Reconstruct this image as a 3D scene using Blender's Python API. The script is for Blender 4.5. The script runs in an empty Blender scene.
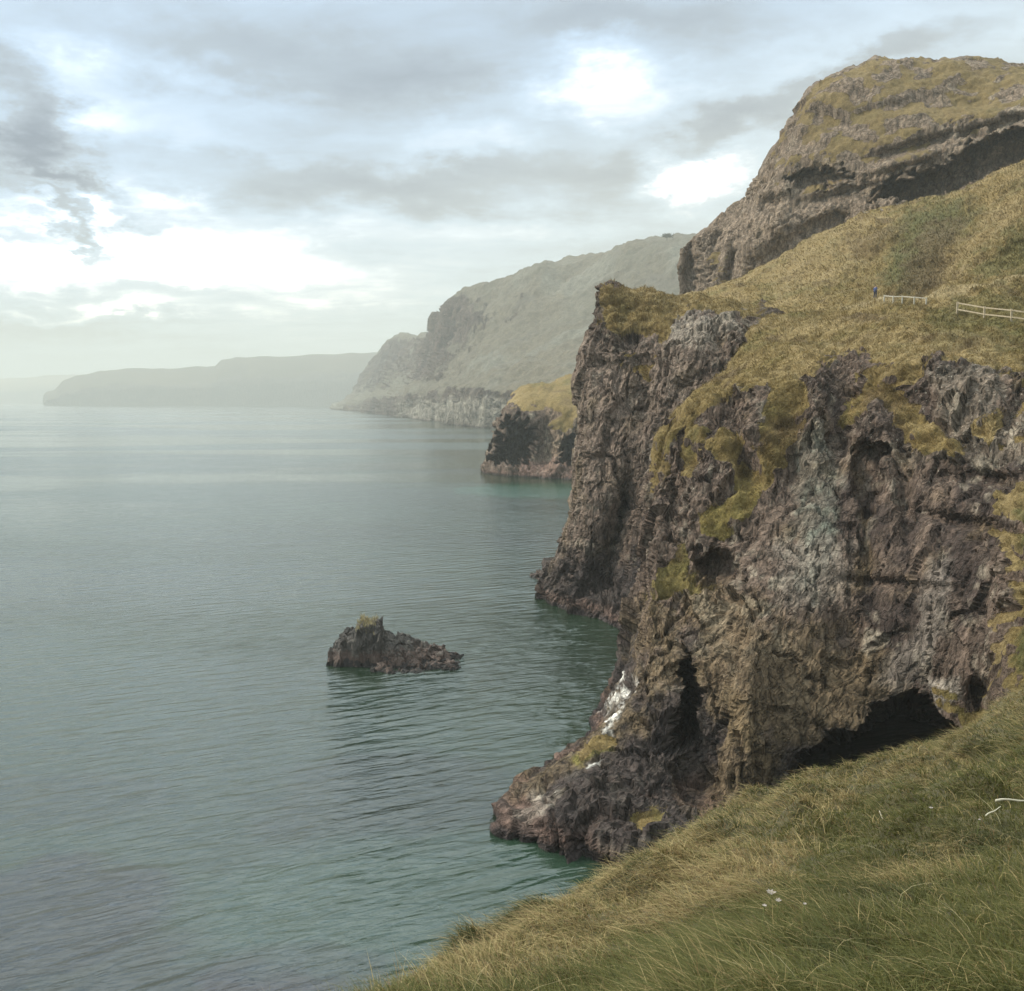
import bpy, math, random
import numpy as np
from mathutils import Vector
from mathutils.bvhtree import BVHTree

random.seed(7)
RNG = np.random.default_rng(11)
SC = bpy.context.scene
COL = SC.collection
R = math.radians

# ---------------------------------------------------------------- camera
CAM_H = 28.0
FPX = 887.0            # focal length in pixels of the 1024 wide frame
W_, H_ = 1024, 991
HORIZON = 400.0
PITCH = math.atan((H_ / 2 - HORIZON) / FPX)
cam_d = bpy.data.cameras.new("camera")
cam_d.sensor_fit = 'HORIZONTAL'
cam_d.sensor_width = 36.0
cam_d.lens = 36.0 * FPX / W_
cam_d.clip_start = 0.1
cam_d.clip_end = 60000.0
cam = bpy.data.objects.new("camera", cam_d)
COL.objects.link(cam)
cam.location = (0, 0, CAM_H)
cam.rotation_euler = (math.pi / 2 - PITCH, 0, 0)
SC.camera = cam

# ---------------------------------------------------------------- light, exposure
SUN_AZ, SUN_EL = R(-78), R(40)          # azimuth from +Y towards +X
SUN_STRENGTH = 3.8
SKY_GAIN = 1.0
HAZE_DENSITY = 0.00025
SC.view_settings.view_transform = 'Standard'
SC.view_settings.look = 'None'
SC.view_settings.gamma = 1.0
SC.view_settings.use_curve_mapping = False
SC.view_settings.exposure = 0.22
SC.render.engine = 'CYCLES'
SC.cycles.volume_bounces = 1
SC.cycles.max_bounces = 6
SC.cycles.use_denoising = True
SC.cycles.use_adaptive_sampling = True
SC.cycles.adaptive_threshold = 0.02

sun_d = bpy.data.lights.new("sun", 'SUN')
sun_d.energy = SUN_STRENGTH
sun_d.angle = R(12)
sun_d.color = (1.0, 0.92, 0.78)
sun = bpy.data.objects.new("sun", sun_d)
COL.objects.link(sun)
sd = Vector((math.sin(SUN_AZ) * math.cos(SUN_EL), math.cos(SUN_AZ) * math.cos(SUN_EL), math.sin(SUN_EL)))
sun.rotation_euler = sd.to_track_quat('Z', 'Y').to_euler()
sun.location = (-60, 40, 200)


def pix_dir(px, py):
    """world direction (unit forward Y = 1) through a point of the photograph"""
    x = (np.asarray(px, float) - W_ / 2) / FPX
    y = -(np.asarray(py, float) - H_ / 2) / FPX
    c, s = math.cos(PITCH), math.sin(PITCH)
    wy = c + y * s
    wz = -s + y * c
    return x / wy, wz / wy            # x per unit Y, z per unit Y


def P3(px, py, d):
    dx, dz = pix_dir(px, py)
    if d is None or d == 'w':
        d = -CAM_H / dz
    return (float(dx * d), float(d), float(CAM_H + dz * d))


def project(v):
    """photograph coordinates of world points (N,3)"""
    c, s = math.cos(PITCH), math.sin(PITCH)
    y, z = v[:, 1], v[:, 2] - CAM_H
    f = y * c - z * s
    u = y * s + z * c
    f = np.where(np.abs(f) < 1e-3, 1e-3, f)
    return W_ / 2 + FPX * v[:, 0] / f, H_ / 2 - FPX * u / f, f


# ---------------------------------------------------------------- node helpers
class NT:
    def __init__(self, tree):
        self.t = tree
        self.n = tree.nodes
        self.l = tree.links

    def node(self, kind, **kw):
        nd = self.n.new(kind)
        for k, v in kw.items():
            setattr(nd, k, v)
        return nd

    def put(self, sock, v):
        if isinstance(v, (int, float)):
            sock.default_value = v
        elif isinstance(v, (tuple, list)):
            if len(v) == 3 and len(sock.default_value) == 4:
                v = (*v, 1)
            sock.default_value = v
        else:
            self.l.new(v, sock)

    def m(self, op, a, b=None, c=None, clamp=False):
        nd = self.node('ShaderNodeMath', operation=op, use_clamp=clamp)
        self.put(nd.inputs[0], a)
        if b is not None: self.put(nd.inputs[1], b)
        if c is not None: self.put(nd.inputs[2], c)
        return nd.outputs[0]

    def mix(self, f, a, b):
        nd = self.node('ShaderNodeMix', data_type='RGBA')
        self.put(nd.inputs[0], f)
        self.put(nd.inputs[6], a)
        self.put(nd.inputs[7], b)
        return nd.outputs[2]

    def mul(self, a, b):
        nd = self.node('ShaderNodeMix', data_type='RGBA', blend_type='MULTIPLY')
        nd.inputs[0].default_value = 1
        self.put(nd.inputs[6], a)
        self.put(nd.inputs[7], b)
        return nd.outputs[2]

    def noise(self, vec, scale, detail=4, rough=0.55, dist=0.0, out=0):
        nd = self.node('ShaderNodeTexNoise')
        if vec is not None: self.l.new(vec, nd.inputs['Vector'])
        nd.inputs['Scale'].default_value = scale
        nd.inputs['Detail'].default_value = detail
        nd.inputs['Roughness'].default_value = rough
        nd.inputs['Distortion'].default_value = dist
        return nd.outputs[out]

    def scale(self, vec, s, loc=(0, 0, 0), rot=(0, 0, 0)):
        nd = self.node('ShaderNodeMapping')
        self.l.new(vec, nd.inputs['Vector'])
        nd.inputs['Scale'].default_value = s
        nd.inputs['Location'].default_value = loc
        nd.inputs['Rotation'].default_value = rot
        return nd.outputs[0]

    def rng(self, v, a, b, c=0.0, d=1.0, smooth=True):
        nd = self.node('ShaderNodeMapRange')
        if smooth: nd.interpolation_type = 'SMOOTHSTEP'
        self.put(nd.inputs[0], v)
        for i, q in enumerate((a, b, c, d)):
            self.put(nd.inputs[i + 1], q)
        return nd.outputs[0]

    def gray(self, v):
        nd = self.node('ShaderNodeCombineColor')
        for i in range(3): self.put(nd.inputs[i], v)
        return nd.outputs[0]

    def ramp(self, v, stops):
        nd = self.node('ShaderNodeValToRGB')
        self.put(nd.inputs[0], v)
        el = nd.color_ramp.elements
        while len(el) < len(stops): el.new(0.5)
        for e, (p, c) in zip(el, stops):
            e.position = p
            e.color = (*c, 1)
        return nd.outputs[0]

    def attr(self, name, out='Fac'):
        nd = self.node('ShaderNodeAttribute', attribute_name=name)
        return nd.outputs[out]


def new_mat(name):
    m = bpy.data.materials.new(name)
    m.use_nodes = True
    nt = NT(m.node_tree)
    b = m.node_tree.nodes['Principled BSDF']
    return m, nt, b


def srgb(r, g, b):
    return tuple(((c / 255) / 12.92 if c <= 10 else ((c / 255 + 0.055) / 1.055) ** 2.4) for c in (r, g, b))


# ---------------------------------------------------------------- sky
world = bpy.data.worlds.new("World")
SC.world = world
world.use_nodes = True
w = NT(world.node_tree)
bg = world.node_tree.nodes['Background']
sky = w.node('ShaderNodeTexSky', sky_type='NISHITA')
sky.sun_disc = False
sky.sun_elevation = SUN_EL
sky.sun_rotation = SUN_AZ
sky.air_density = 1.0
sky.dust_density = 2.0
tc = w.node('ShaderNodeTexCoord').outputs['Generated']
sx = w.node('ShaderNodeSeparateXYZ')
w.l.new(tc, sx.inputs[0])
X, Y, Z = sx.outputs
az = w.m('ARCTAN2', X, Y)
el = w.m('ARCSINE', w.m('MINIMUM', w.m('MAXIMUM', Z, -1.0), 1.0))
# the cloud deck: the direction projected on a flat layer, so bands flatten towards the horizon
den = w.m('ADD', w.m('MAXIMUM', Z, 0.0), 0.10)
cb = w.node('ShaderNodeCombineXYZ')
w.l.new(w.m('DIVIDE', X, den), cb.inputs[0])
w.l.new(w.m('DIVIDE', Y, den), cb.inputs[1])
deck = cb.outputs[0]
big = w.noise(w.scale(deck, (0.55, 0.9, 1), (3.1, 1.7, 0), (0, 0, 0.35)), 1.0, 6, 0.55, 0.35)
fine = w.noise(w.scale(deck, (1.3, 2.2, 1), (0.4, 7.7, 0), (0, 0, 0.25)), 1.5, 8, 0.6, 0.4)
cae = w.node('ShaderNodeCombineXYZ')
w.l.new(az, cae.inputs[0])
w.l.new(w.m('MULTIPLY', el, 2.2), cae.inputs[1])
wob = w.node('ShaderNodeTexNoise')
w.l.new(cae.outputs[0], wob.inputs['Vector'])
wob.inputs['Scale'].default_value = 7
wob.inputs['Detail'].default_value = 6
wob.inputs['Roughness'].default_value = 0.6
ws = w.node('ShaderNodeSeparateColor')
w.l.new(wob.outputs['Color'], ws.inputs[0])
wfine = w.noise(cae.outputs[0], 26, 5, 0.6, 0.3)
azw = w.m('ADD', az, w.m('MULTIPLY', w.m('SUBTRACT', ws.outputs[0], 0.5), 0.30))
elw = w.m('ADD', w.m('ADD', el, w.m('MULTIPLY', w.m('SUBTRACT', ws.outputs[1], 0.5), 0.11)),
          w.m('MULTIPLY', w.m('SUBTRACT', wfine, 0.5), 0.035))


def blob(px, py, rx, ry, wgt, tilt=0.0, sharp=1.0):
    """a gap (bright) or a thick bank (dark) of the cloud deck, at the direction where it stands"""
    dx, dz = pix_dir(px, py)
    a0 = math.atan2(float(dx), 1.0)
    e0 = math.atan2(float(dz), math.hypot(1.0, float(dx)))
    ra, re = rx / FPX, ry / FPX
    du = w.m('SUBTRACT', azw, a0)
    dv = w.m('SUBTRACT', elw, e0)
    if tilt:
        c, s = math.cos(R(tilt)), math.sin(R(tilt))
        du, dv = (w.m('ADD', w.m('MULTIPLY', du, c), w.m('MULTIPLY', dv, s)),
                  w.m('SUBTRACT', w.m('MULTIPLY', dv, c), w.m('MULTIPLY', du, s)))
    a = w.m('POWER', w.m('ABSOLUTE', w.m('DIVIDE', du, ra)), 2)
    b = w.m('POWER', w.m('ABSOLUTE', w.m('DIVIDE', dv, re)), 2)
    q = w.m('ADD', a, b)
    if sharp != 1.0: q = w.m('POWER', q, sharp)
    return w.m('MULTIPLY', w.m('EXPONENT', w.m('MULTIPLY', q, -1.0)), wgt)


BLOBS = [
    # bright gaps
    (185, 260, 205, 33, .72, 0, 1.6), (110, 313, 95, 9, .5, 0, 1), (175, 195, 50, 8, .30, 0, 1), (350, 305, 60, 12, .15, 0, 1),
    (605, 88, 66, 28, .55, -5, 1.3), (695, 168, 58, 24, .65, 0, 1.3), (465, 145, 55, 16, .28, 0, 1),
    (60, 95, 40, 32, .32, -50, 1), (150, 115, 90, 28, .20, -15, 1), (230, 95, 70, 22, .18, 0, 1), (420, 220, 90, 12, .16, 0, 1),
    (980, 25, 90, 22, .20, 10, 1), (800, 60, 70, 22, .22, 15, 1), (560, 225, 80, 12, .18, 8, 1), (60, 178, 34, 12, .2, 0, 1),
    (50, 225, 70, 10, .2, 0, 1), (15, 275, 40, 6, .14, 0, 1), (330, 340, 160, 10, .05, 0, 1),
    # dark banks
    (28, 130, 38, 46, -.48, 25, 1.6), (75, 192, 50, 9, -.42, -18, 1.4), (72, 224, 40, 7, -.42, -30, 1.4), (20, 226, 60, 5, -.2, 0, 1.2),
    (60, 322, 130, 8, -.20, 0, 1.3), (50, 295, 60, 6, -.14, 0, 1), (250, 165, 150, 16, -.15, 0, 1.2), (430, 185, 180, 17, -.16, 3, 1.2),
    (720, 128, 130, 16, -.20, 18, 1.3), (640, 205, 110, 16, -.14, 0, 1.2), (900, 50, 90, 15, -.18, 10, 1.3), (240, 60, 220, 26, -.13, 0, 1.2),
    (500, 260, 200, 30, -.07, 0, 1.2), (120, 355, 220, 10, -.08, 0, 1.2), (250, 290, 90, 8, -.12, 3, 1.2), (600, 30, 130, 14, -.08, 0, 1), (440, 90, 60, 18, -.1, 10, 1),
]
acc = None
for bb in BLOBS:
    bb = list(bb)
    if bb[4] < 0: bb[4] *= 1.45
    else: bb[2] *= 1.1; bb[3] *= 1.15; bb[4] *= .85
    if bb[6] > 1.3: bb[6] = 1.3
    o = blob(*bb)
    acc = o if acc is None else w.m('ADD', acc, o)
tone = w.m('ADD', w.m('ADD', 0.64, w.m('MULTIPLY', w.m('SUBTRACT', big, 0.5), 0.75)),
           w.m('MULTIPLY', w.m('SUBTRACT', fine, 0.5), 0.55))
tone = w.m('ADD', tone, acc)
tone_raw = tone
tone = w.m('MINIMUM', w.m('MAXIMUM', tone, 0.0), 1.0)
cloud = w.ramp(tone, [(0.0, srgb(132, 136, 142)), (0.22, srgb(166, 169, 168)), (0.42, srgb(188, 192, 188)), (0.58, srgb(206, 215, 215)),
                      (0.72, srgb(221, 232, 233)), (0.88, srgb(240, 246, 244)), (1.0, srgb(252, 252, 240))])
# upper left of the view the deck is thin and bluish
up = w.rng(w.m('SUBTRACT', w.m('ADD', el, w.m('MULTIPLY', big, 0.05)), w.m('MULTIPLY', az, 0.22)), 0.12, 0.40)
up = w.m('MULTIPLY', up, w.rng(el, R(38), R(25)))
cloud = w.mix(w.m('MULTIPLY', up, 0.8), cloud, w.mul(cloud, (0.77, 0.92, 1.20)))
# low down the air itself is greenish grey
low = w.rng(el, 0.14, 0.0)
cloud = w.mix(w.m('MULTIPLY', low, 0.42), cloud, srgb(222, 225, 206))
# an overcast deck is brighter overhead and behind the viewer than in the strip above the horizon
gain = w.m('ADD', 1.0, w.m('MULTIPLY', w.rng(el, R(22), R(55)), 1.6))
# unseen bright patch added above the view, apart from the sun, to brighten the water
dot = w.node('ShaderNodeVectorMath', operation='DOT_PRODUCT')
w.l.new(tc, dot.inputs[0])
dot.inputs[1].default_value = (math.sin(R(-20)) * math.cos(R(33)), math.cos(R(-20)) * math.cos(R(33)), math.sin(R(33)))
ang = w.m('ARCCOSINE', w.m('MINIMUM', dot.outputs['Value'], 0.9999))
glow = w.m('MULTIPLY', w.m('EXPONENT', w.m('MULTIPLY', w.m('POWER', w.m('DIVIDE', ang, R(20)), 2), -1.0)), w.m('MULTIPLY', w.rng(el, R(22), R(29)), 2.4))
gain = w.m('ADD', gain, glow)
gain = w.m('ADD', gain, w.m('MULTIPLY', w.rng(tone_raw, 0.80, 1.75), 3.8))
cloud = w.mul(cloud, w.gray(gain))
skc = w.node('ShaderNodeMix', data_type='RGBA', blend_type='MULTIPLY')
skc.inputs[0].default_value = 1
w.l.new(sky.outputs[0], skc.inputs[6])
skc.inputs[7].default_value = (0.08, 0.08, 0.08, 1)
cover = w.mix(0.93, skc.outputs[2], cloud)
w.l.new(cover, bg.inputs['Color'])
bg.inputs['Strength'].default_value = SKY_GAIN


# ---------------------------------------------------------------- numeric noise
_perm = np.random.default_rng(5).permutation(256).astype(np.int64)
_perm = np.concatenate([_perm, _perm, _perm])
_g = np.random.default_rng(6).normal(size=(256, 3))
_g /= np.linalg.norm(_g, axis=1)[:, None]


def perlin(p):
    i = np.floor(p).astype(np.int64)
    f = p - i
    i &= 255
    u = f * f * f * (f * (f * 6 - 15) + 10)
    out = 0
    for dx in (0, 1):
        for dy in (0, 1):
            for dz in (0, 1):
                h = _perm[(_perm[(_perm[(i[:, 0] + dx) & 255] + i[:, 1] + dy) & 255] + i[:, 2] + dz) & 255]
                g = _g[h]
                dd = g[:, 0] * (f[:, 0] - dx) + g[:, 1] * (f[:, 1] - dy) + g[:, 2] * (f[:, 2] - dz)
                wx = u[:, 0] if dx else 1 - u[:, 0]
                wy = u[:, 1] if dy else 1 - u[:, 1]
                wz = u[:, 2] if dz else 1 - u[:, 2]
                out = out + dd * wx * wy * wz
    return out * 1.5


def fbm(p, octv=4, gain=0.5, lac=2.03):
    a, s, out = 1.0, 1.0, 0
    for k in range(octv):
        out = out + a * perlin(p * s + 17.3 * k)
        a *= gain
        s *= lac
    return out


def ridged(p, octv=4, gain=0.55):
    a, s, out = 1.0, 1.0, 0
    for k in range(octv):
        out = out + a * (1 - np.abs(perlin(p * s + 9.1 * k)) * 2)
        a *= gain
        s *= 2.1
    return out


def worley(p):
    """distance to nearest and second nearest cell, and the cell's random number"""
    i = np.floor(p).astype(np.int64)
    f = p - i
    f1 = np.full(len(p), 9.0)
    f2 = np.full(len(p), 9.0)
    cid = np.zeros(len(p))
    for dx in (-1, 0, 1):
        for dy in (-1, 0, 1):
            for dz in (-1, 0, 1):
                h = _perm[(_perm[(_perm[(i[:, 0] + dx) & 255] + i[:, 1] + dy) & 255] + i[:, 2] + dz) & 255]
                q = np.stack([dx + _perm[h] / 255.0, dy + _perm[h + 57] / 255.0, dz + _perm[h + 113] / 255.0], 1)
                d = np.sqrt(((q - f) ** 2).sum(1))
                c = d < f1
                f2 = np.where(c, f1, np.minimum(f2, d))
                cid = np.where(c, _perm[h + 31] / 255.0, cid)
                f1 = np.where(c, d, f1)
    return f1, f2, cid


def facets(p, amp, tilt):
    """blocks with flat, randomly tilted faces and sharp steps between them; also the distance to the joint"""
    i = np.floor(p).astype(np.int64)
    f = p - i
    f1 = np.full(len(p), 9.0)
    f2 = np.full(len(p), 9.0)
    hh = np.zeros(len(p), np.int64)
    vec = np.zeros((len(p), 3))
    for dx in (-1, 0, 1):
        for dy in (-1, 0, 1):
            for dz in (-1, 0, 1):
                h = _perm[(_perm[(_perm[(i[:, 0] + dx) & 255] + i[:, 1] + dy) & 255] + i[:, 2] + dz) & 255]
                q = np.stack([dx + _perm[h] / 255.0, dy + _perm[h + 57] / 255.0, dz + _perm[h + 113] / 255.0], 1) - f
                d = np.sqrt((q ** 2).sum(1))
                c = d < f1
                f2 = np.where(c, f1, np.minimum(f2, d))
                hh = np.where(c, h, hh)
                vec = np.where(c[:, None], q, vec)
                f1 = np.where(c, d, f1)
    g = np.stack([_perm[hh + 11], _perm[hh + 71], _perm[hh + 171]], 1) / 127.5 - 1
    return (_perm[hh + 31] / 255.0 - .5) * amp + (vec * g).sum(1) * tilt, f2 - f1


def sstep(a, b, x):
    t = np.clip((x - a) / (b - a), 0, 1)
    return t * t * (3 - 2 * t)


def poly_sd(px, py, poly):
    """signed distance in pixels, positive inside"""
    pts = np.array(poly, float)
    n = len(pts)
    best = np.full(len(px), 1e9)
    inside = np.zeros(len(px), bool)
    for k in range(n):
        x0, y0 = pts[k]
        x1, y1 = pts[(k + 1) % n]
        ex, ey = x1 - x0, y1 - y0
        t = np.clip(((px - x0) * ex + (py - y0) * ey) / (ex * ex + ey * ey + 1e-9), 0, 1)
        best = np.minimum(best, np.hypot(px - x0 - t * ex, py - y0 - t * ey))
        cr = (y0 > py) != (y1 > py)
        xi = x0 + (py - y0) * ex / (ey if abs(ey) > 1e-9 else 1e-9)
        inside ^= cr & (px < xi)
    return np.where(inside, best, -best)


# ---------------------------------------------------------------- lofted land
def pchip(P, counts):
    """P (K, M, 3): smooth through K stations, counts[k] steps in segment k"""
    K = len(P)
    h = np.linalg.norm(np.diff(P, axis=0), axis=2).mean(axis=1) + 1e-6
    d = np.diff(P, axis=0) / h[:, None, None]
    T = np.zeros_like(P)
    for k in range(1, K - 1):
        a, b = d[k - 1], d[k]
        w1, w2 = 2 * h[k] + h[k - 1], h[k] + 2 * h[k - 1]
        ok = a * b > 0
        with np.errstate(divide='ignore', invalid='ignore'):
            t = (w1 + w2) / (w1 / a + w2 / b)
        T[k] = np.where(ok, t, 0.15 * (a + b))
    T[0], T[-1] = d[0], d[-1]
    out = []
    for k in range(K - 1):
        n = counts[k]
        for q in range(n):
            t = q / n
            t2, t3 = t * t, t * t * t
            out.append((2 * t3 - 3 * t2 + 1) * P[k] + (t3 - 2 * t2 + t) * h[k] * T[k]
                       + (-2 * t3 + 3 * t2) * P[k + 1] + (t3 - t2) * h[k] * T[k + 1])
    out.append(P[-1])
    return np.array(out)


def loft(cols, col_n, row_n, under=-4.0):
    """cols: list of columns, each bottom to top (px, py, d); the first point stands at the waterline when d is None"""
    A = np.array([[P3(*q) for q in c] for c in cols])          # (K cols, M rows, 3)
    if under is not None:
        low = A[:, :1].copy()
        low[:, :, 2] = under
        A = np.concatenate([low, A], axis=1)
        row_n = [3] + list(row_n)
    G = pchip(A, col_n)                                           # along columns
    G = pchip(np.swapaxes(G, 0, 1), row_n)                        # rows
    return G                                                      # (rows, cols, 3)


def grid_normals(G):
    du = np.gradient(G, axis=1)
    dv = np.gradient(G, axis=0)
    n = np.cross(du, dv)
    n /= np.linalg.norm(n, axis=2)[:, :, None] + 1e-9
    return n


def smooth_normals(n, it):
    for _ in range(it):
        n = n.copy()
        n[1:-1] = (n[:-2] + n[1:-1] * 2 + n[2:]) / 4
        n[:, 1:-1] = (n[:, :-2] + n[:, 1:-1] * 2 + n[:, 2:]) / 4
    n /= np.linalg.norm(n, axis=2)[:, :, None] + 1e-9
    return n


def push(V, feats):
    """sculpt hollows (+) and buttresses (-) into a surface: (px, py, rx, ry, tilt, metres, power)"""
    px, py, f = project(V)
    for ft in feats:
        if isinstance(ft[0], list):
            nz = fbm(V * .5, 4)
            g = sstep(-ft[2], ft[2], poly_sd(px, py, ft[0]) + 7 * nz)
            ray = V - np.array([0, 0, CAM_H])
            V = V + ray / np.linalg.norm(ray, axis=1)[:, None] * (ft[1] * g)[:, None]
            continue
        (cx, cy, rx, ry, tilt, m, pw) = ft
        c, s = math.cos(R(tilt)), math.sin(R(tilt))
        # ragged outline
        nz = fbm(V * (18.0 / max(rx, ry)) / np.maximum(f[:, None] * 0.0 + np.median(f), 1) * 20, 3)
        u = ((px - cx) * c - (py - cy) * s) / rx
        v = ((px - cx) * s + (py - cy) * c) / ry
        r = np.sqrt(u * u + v * v) * (1 + 0.22 * nz)
        g = np.exp(-r ** pw)
        ray = V - np.array([0, 0, CAM_H])
        L = np.linalg.norm(ray, axis=1)[:, None]
        V = V + ray / L * (m * g)[:, None]
    return V


def grid_mesh(name, G, mat, attrs=None, smooth=True, kind='structure'):
    r, c = G.shape[:2]
    V = G.reshape(-1, 3)
    idx = np.arange(r * c).reshape(r, c)
    F = np.stack([idx[:-1, :-1], idx[:-1, 1:], idx[1:, 1:], idx[1:, :-1]], -1).reshape(-1, 4)
    me = bpy.data.meshes.new(name)
    raw_mesh(me, V, F, smooth)
    for k, a in (attrs or {}).items():
        set_attr(me, k, a)
    me.materials.append(mat)
    o = bpy.data.objects.new(name, me)
    COL.objects.link(o)
    if kind: o['kind'] = kind
    return o


def raw_mesh(me, V, F, smooth=True):
    n, k = F.shape
    me.vertices.add(len(V))
    me.vertices.foreach_set('co', np.ascontiguousarray(V, np.float32).ravel())
    me.loops.add(n * k)
    me.loops.foreach_set('vertex_index', np.ascontiguousarray(F, np.int32).ravel())
    me.polygons.add(n)
    me.polygons.foreach_set('loop_start', np.arange(0, n * k, k, dtype=np.int32))
    me.polygons.foreach_set('use_smooth', np.full(n, smooth))
    me.update(calc_edges=True)


def set_attr(me, name, a):
    if a.ndim == 1:
        at = me.attributes.new(name, 'FLOAT', 'POINT')
        at.data.foreach_set('value', a.astype(np.float32))
    else:
        at = me.attributes.new(name, 'FLOAT_COLOR', 'POINT')
        at.data.foreach_set('color', np.concatenate([a, np.ones((len(a), 1))], 1).astype(np.float32).ravel())


def lerp(a, b, t):
    return a + (b - a) * t[:, None]


ROCK = np.array((0.110, 0.080, 0.062))
ROCK_D = np.array((0.046, 0.034, 0.029))
ROCK_L = np.array((0.25, 0.215, 0.165))
OCHRE = np.array((0.150, 0.108, 0.058))
VERD = np.array((0.155, 0.175, 0.140))
GUANO = np.array((0.62, 0.60, 0.55))
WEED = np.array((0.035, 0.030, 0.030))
SHORE = np.array((0.115, 0.072, 0.058))
G_OCH = np.array((0.205, 0.150, 0.060))
G_DRY = np.array((0.31, 0.235, 0.115))
G_GRN = np.array((0.110, 0.105, 0.034))
G_BRN = np.array((0.130, 0.090, 0.045))


def land_colors(V, N, S=1.0):
    """rock and grass colours of the stone and turf themselves, from 3D noise; S = pattern size in metres"""
    p = V / S
    st = p * np.array((1.2, 1.2, 0.20))
    n1 = fbm(st * 0.16, 4)
    n2 = fbm(st * 0.7 + 40, 4)
    n3 = fbm(p * 1.6 + 11, 3)
    c = np.tile(ROCK, (len(V), 1))
    c = lerp(c, ROCK_D, sstep(-.05, .7, n1 + .5 * n2))
    c = lerp(c, ROCK_L, sstep(.35, .95, n2 - .5 * n1 + .5 * n3) * .55)
    c = lerp(c, OCHRE, sstep(.25, .9, fbm(p * .22 + 71, 4)) * .6)
    # pale lichened blocks
    f1, f2, cid = worley(p * np.array((.55, .55, .9)) + fbm(p, 2)[:, None] * .3)
    patch = sstep(.0, .5, fbm(p * .13 + 5, 3))
    c = lerp(c, ROCK_L * 1.05, (cid > .72) * patch * sstep(0.02, .15, f2 - f1) * .7)
    g1 = fbm(p * .12 + 3, 4)
    g2 = fbm(p * .8 + 23, 4)
    g = np.tile(G_OCH, (len(V), 1))
    g = lerp(g, G_DRY, sstep(.0, .8, g1 + .4 * g2) * .7)
    g = lerp(g, G_GRN, sstep(.1, .8, -g1 + .5 * g2) * .55)
    g = lerp(g, G_BRN, sstep(.15, .8, fbm(p * .22 + 50, 5)) * .85)
    return c, g


def land_material(name, bump_scale=1.0, grass_scale=1.0):
    m, n, b = new_mat(name)
    geo = n.node('ShaderNodeNewGeometry')
    pos = geo.outputs['Position']
    rock = n.attr('rock', 'Color')
    gras = n.attr('turf', 'Color')
    fac = n.attr('grass')
    s = bump_scale
    r1 = n.noise(n.scale(pos, (1.0 / s, 1.0 / s, .24 / s)), 1.9, 9, .70, .15)
    r2 = n.noise(n.scale(pos, (1.0 / s, 1.0 / s, 1.0 / s)), 5.5, 6, .65)
    crk = n.node('ShaderNodeTexVoronoi', feature='DISTANCE_TO_EDGE')
    crd = n.noise(pos, 1.1 / s, 3, .5, 0, 1)
    vadd = n.node('ShaderNodeVectorMath', operation='ADD')
    n.l.new(n.scale(pos, (1 / s, 1 / s, .28 / s)), vadd.inputs[0])
    vs = n.node('ShaderNodeVectorMath', operation='SCALE')
    n.l.new(crd, vs.inputs[0])
    vs.inputs['Scale'].default_value = 1.3
    n.l.new(vs.outputs[0], vadd.inputs[1])
    n.l.new(vadd.outputs[0], crk.inputs['Vector'])
    crk.inputs['Scale'].default_value = 1.15
    crack = n.rng(crk.outputs['Distance'], 0.0, 0.11)
    rc = n.mul(rock, n.gray(n.rng(r1, .33, .69, .28, 2.0, False)))
    rc = n.mul(rc, n.gray(n.rng(r2, .3, .7, .62, 1.4, False)))
    speck = n.rng(n.noise(pos, 3.6 / s, 5, .7), .60, .70)
    rc = n.mix(n.m('MULTIPLY', speck, n.attr('pale')), rc, (.46, .42, .34))
    rc = n.mul(rc, n.gray(n.rng(crack, 0, 1, .62, 1.0, False)))
    t1 = n.noise(n.scale(pos, (1 / s, 1 / s, .6 / s)), 2.3 * grass_scale, 7, .7)
    t2 = n.noise(pos, 9 * grass_scale / s, 5, .7)
    gc = n.mul(gras, n.gray(n.rng(t1, .3, .7, .52, 1.22, False)))
    gc = n.mul(gc, n.gray(n.rng(t2, .3, .7, .65, 1.35, False)))
    edge = n.m('ADD', fac, n.m('MULTIPLY', n.m('SUBTRACT', r1, .5), 1.1))
    edge = n.rng(n.m('ADD', edge, n.m('MULTIPLY', n.m('SUBTRACT', t2, .5), .4)), .42, .58)
    n.put(b.inputs['Base Color'], n.mix(edge, rc, gc))
    b.inputs['Roughness'].default_value = .92
    b.inputs['Specular IOR Level'].default_value = .18
    hr = n.m('ADD', n.m('ADD', n.m('MULTIPLY', r1, 1.0), n.m('MULTIPLY', r2, .28)), n.m('MULTIPLY', crack, .30))
    hg = n.m('ADD', n.m('MULTIPLY', t1, .7), n.m('MULTIPLY', t2, .4))
    hm = n.node('ShaderNodeMix', data_type='FLOAT')
    n.put(hm.inputs[0], edge); n.put(hm.inputs[2], hr); n.put(hm.inputs[3], hg)
    bp = n.node('ShaderNodeBump')
    bp.inputs['Strength'].default_value = 1.0
    bp.inputs['Distance'].default_value = .26 * s
    n.l.new(hm.outputs[0], bp.inputs['Height'])
    n.l.new(bp.outputs[0], b.inputs['Normal'])
    return m


M_NEAR = land_material('basalt_and_turf', 1.0)
M_MID = land_material('basalt_and_turf_upper', 1.9, 1.0)
M_FAR = land_material('far_cliff_rock', 14.0, .9)

LANDS = {}


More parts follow.
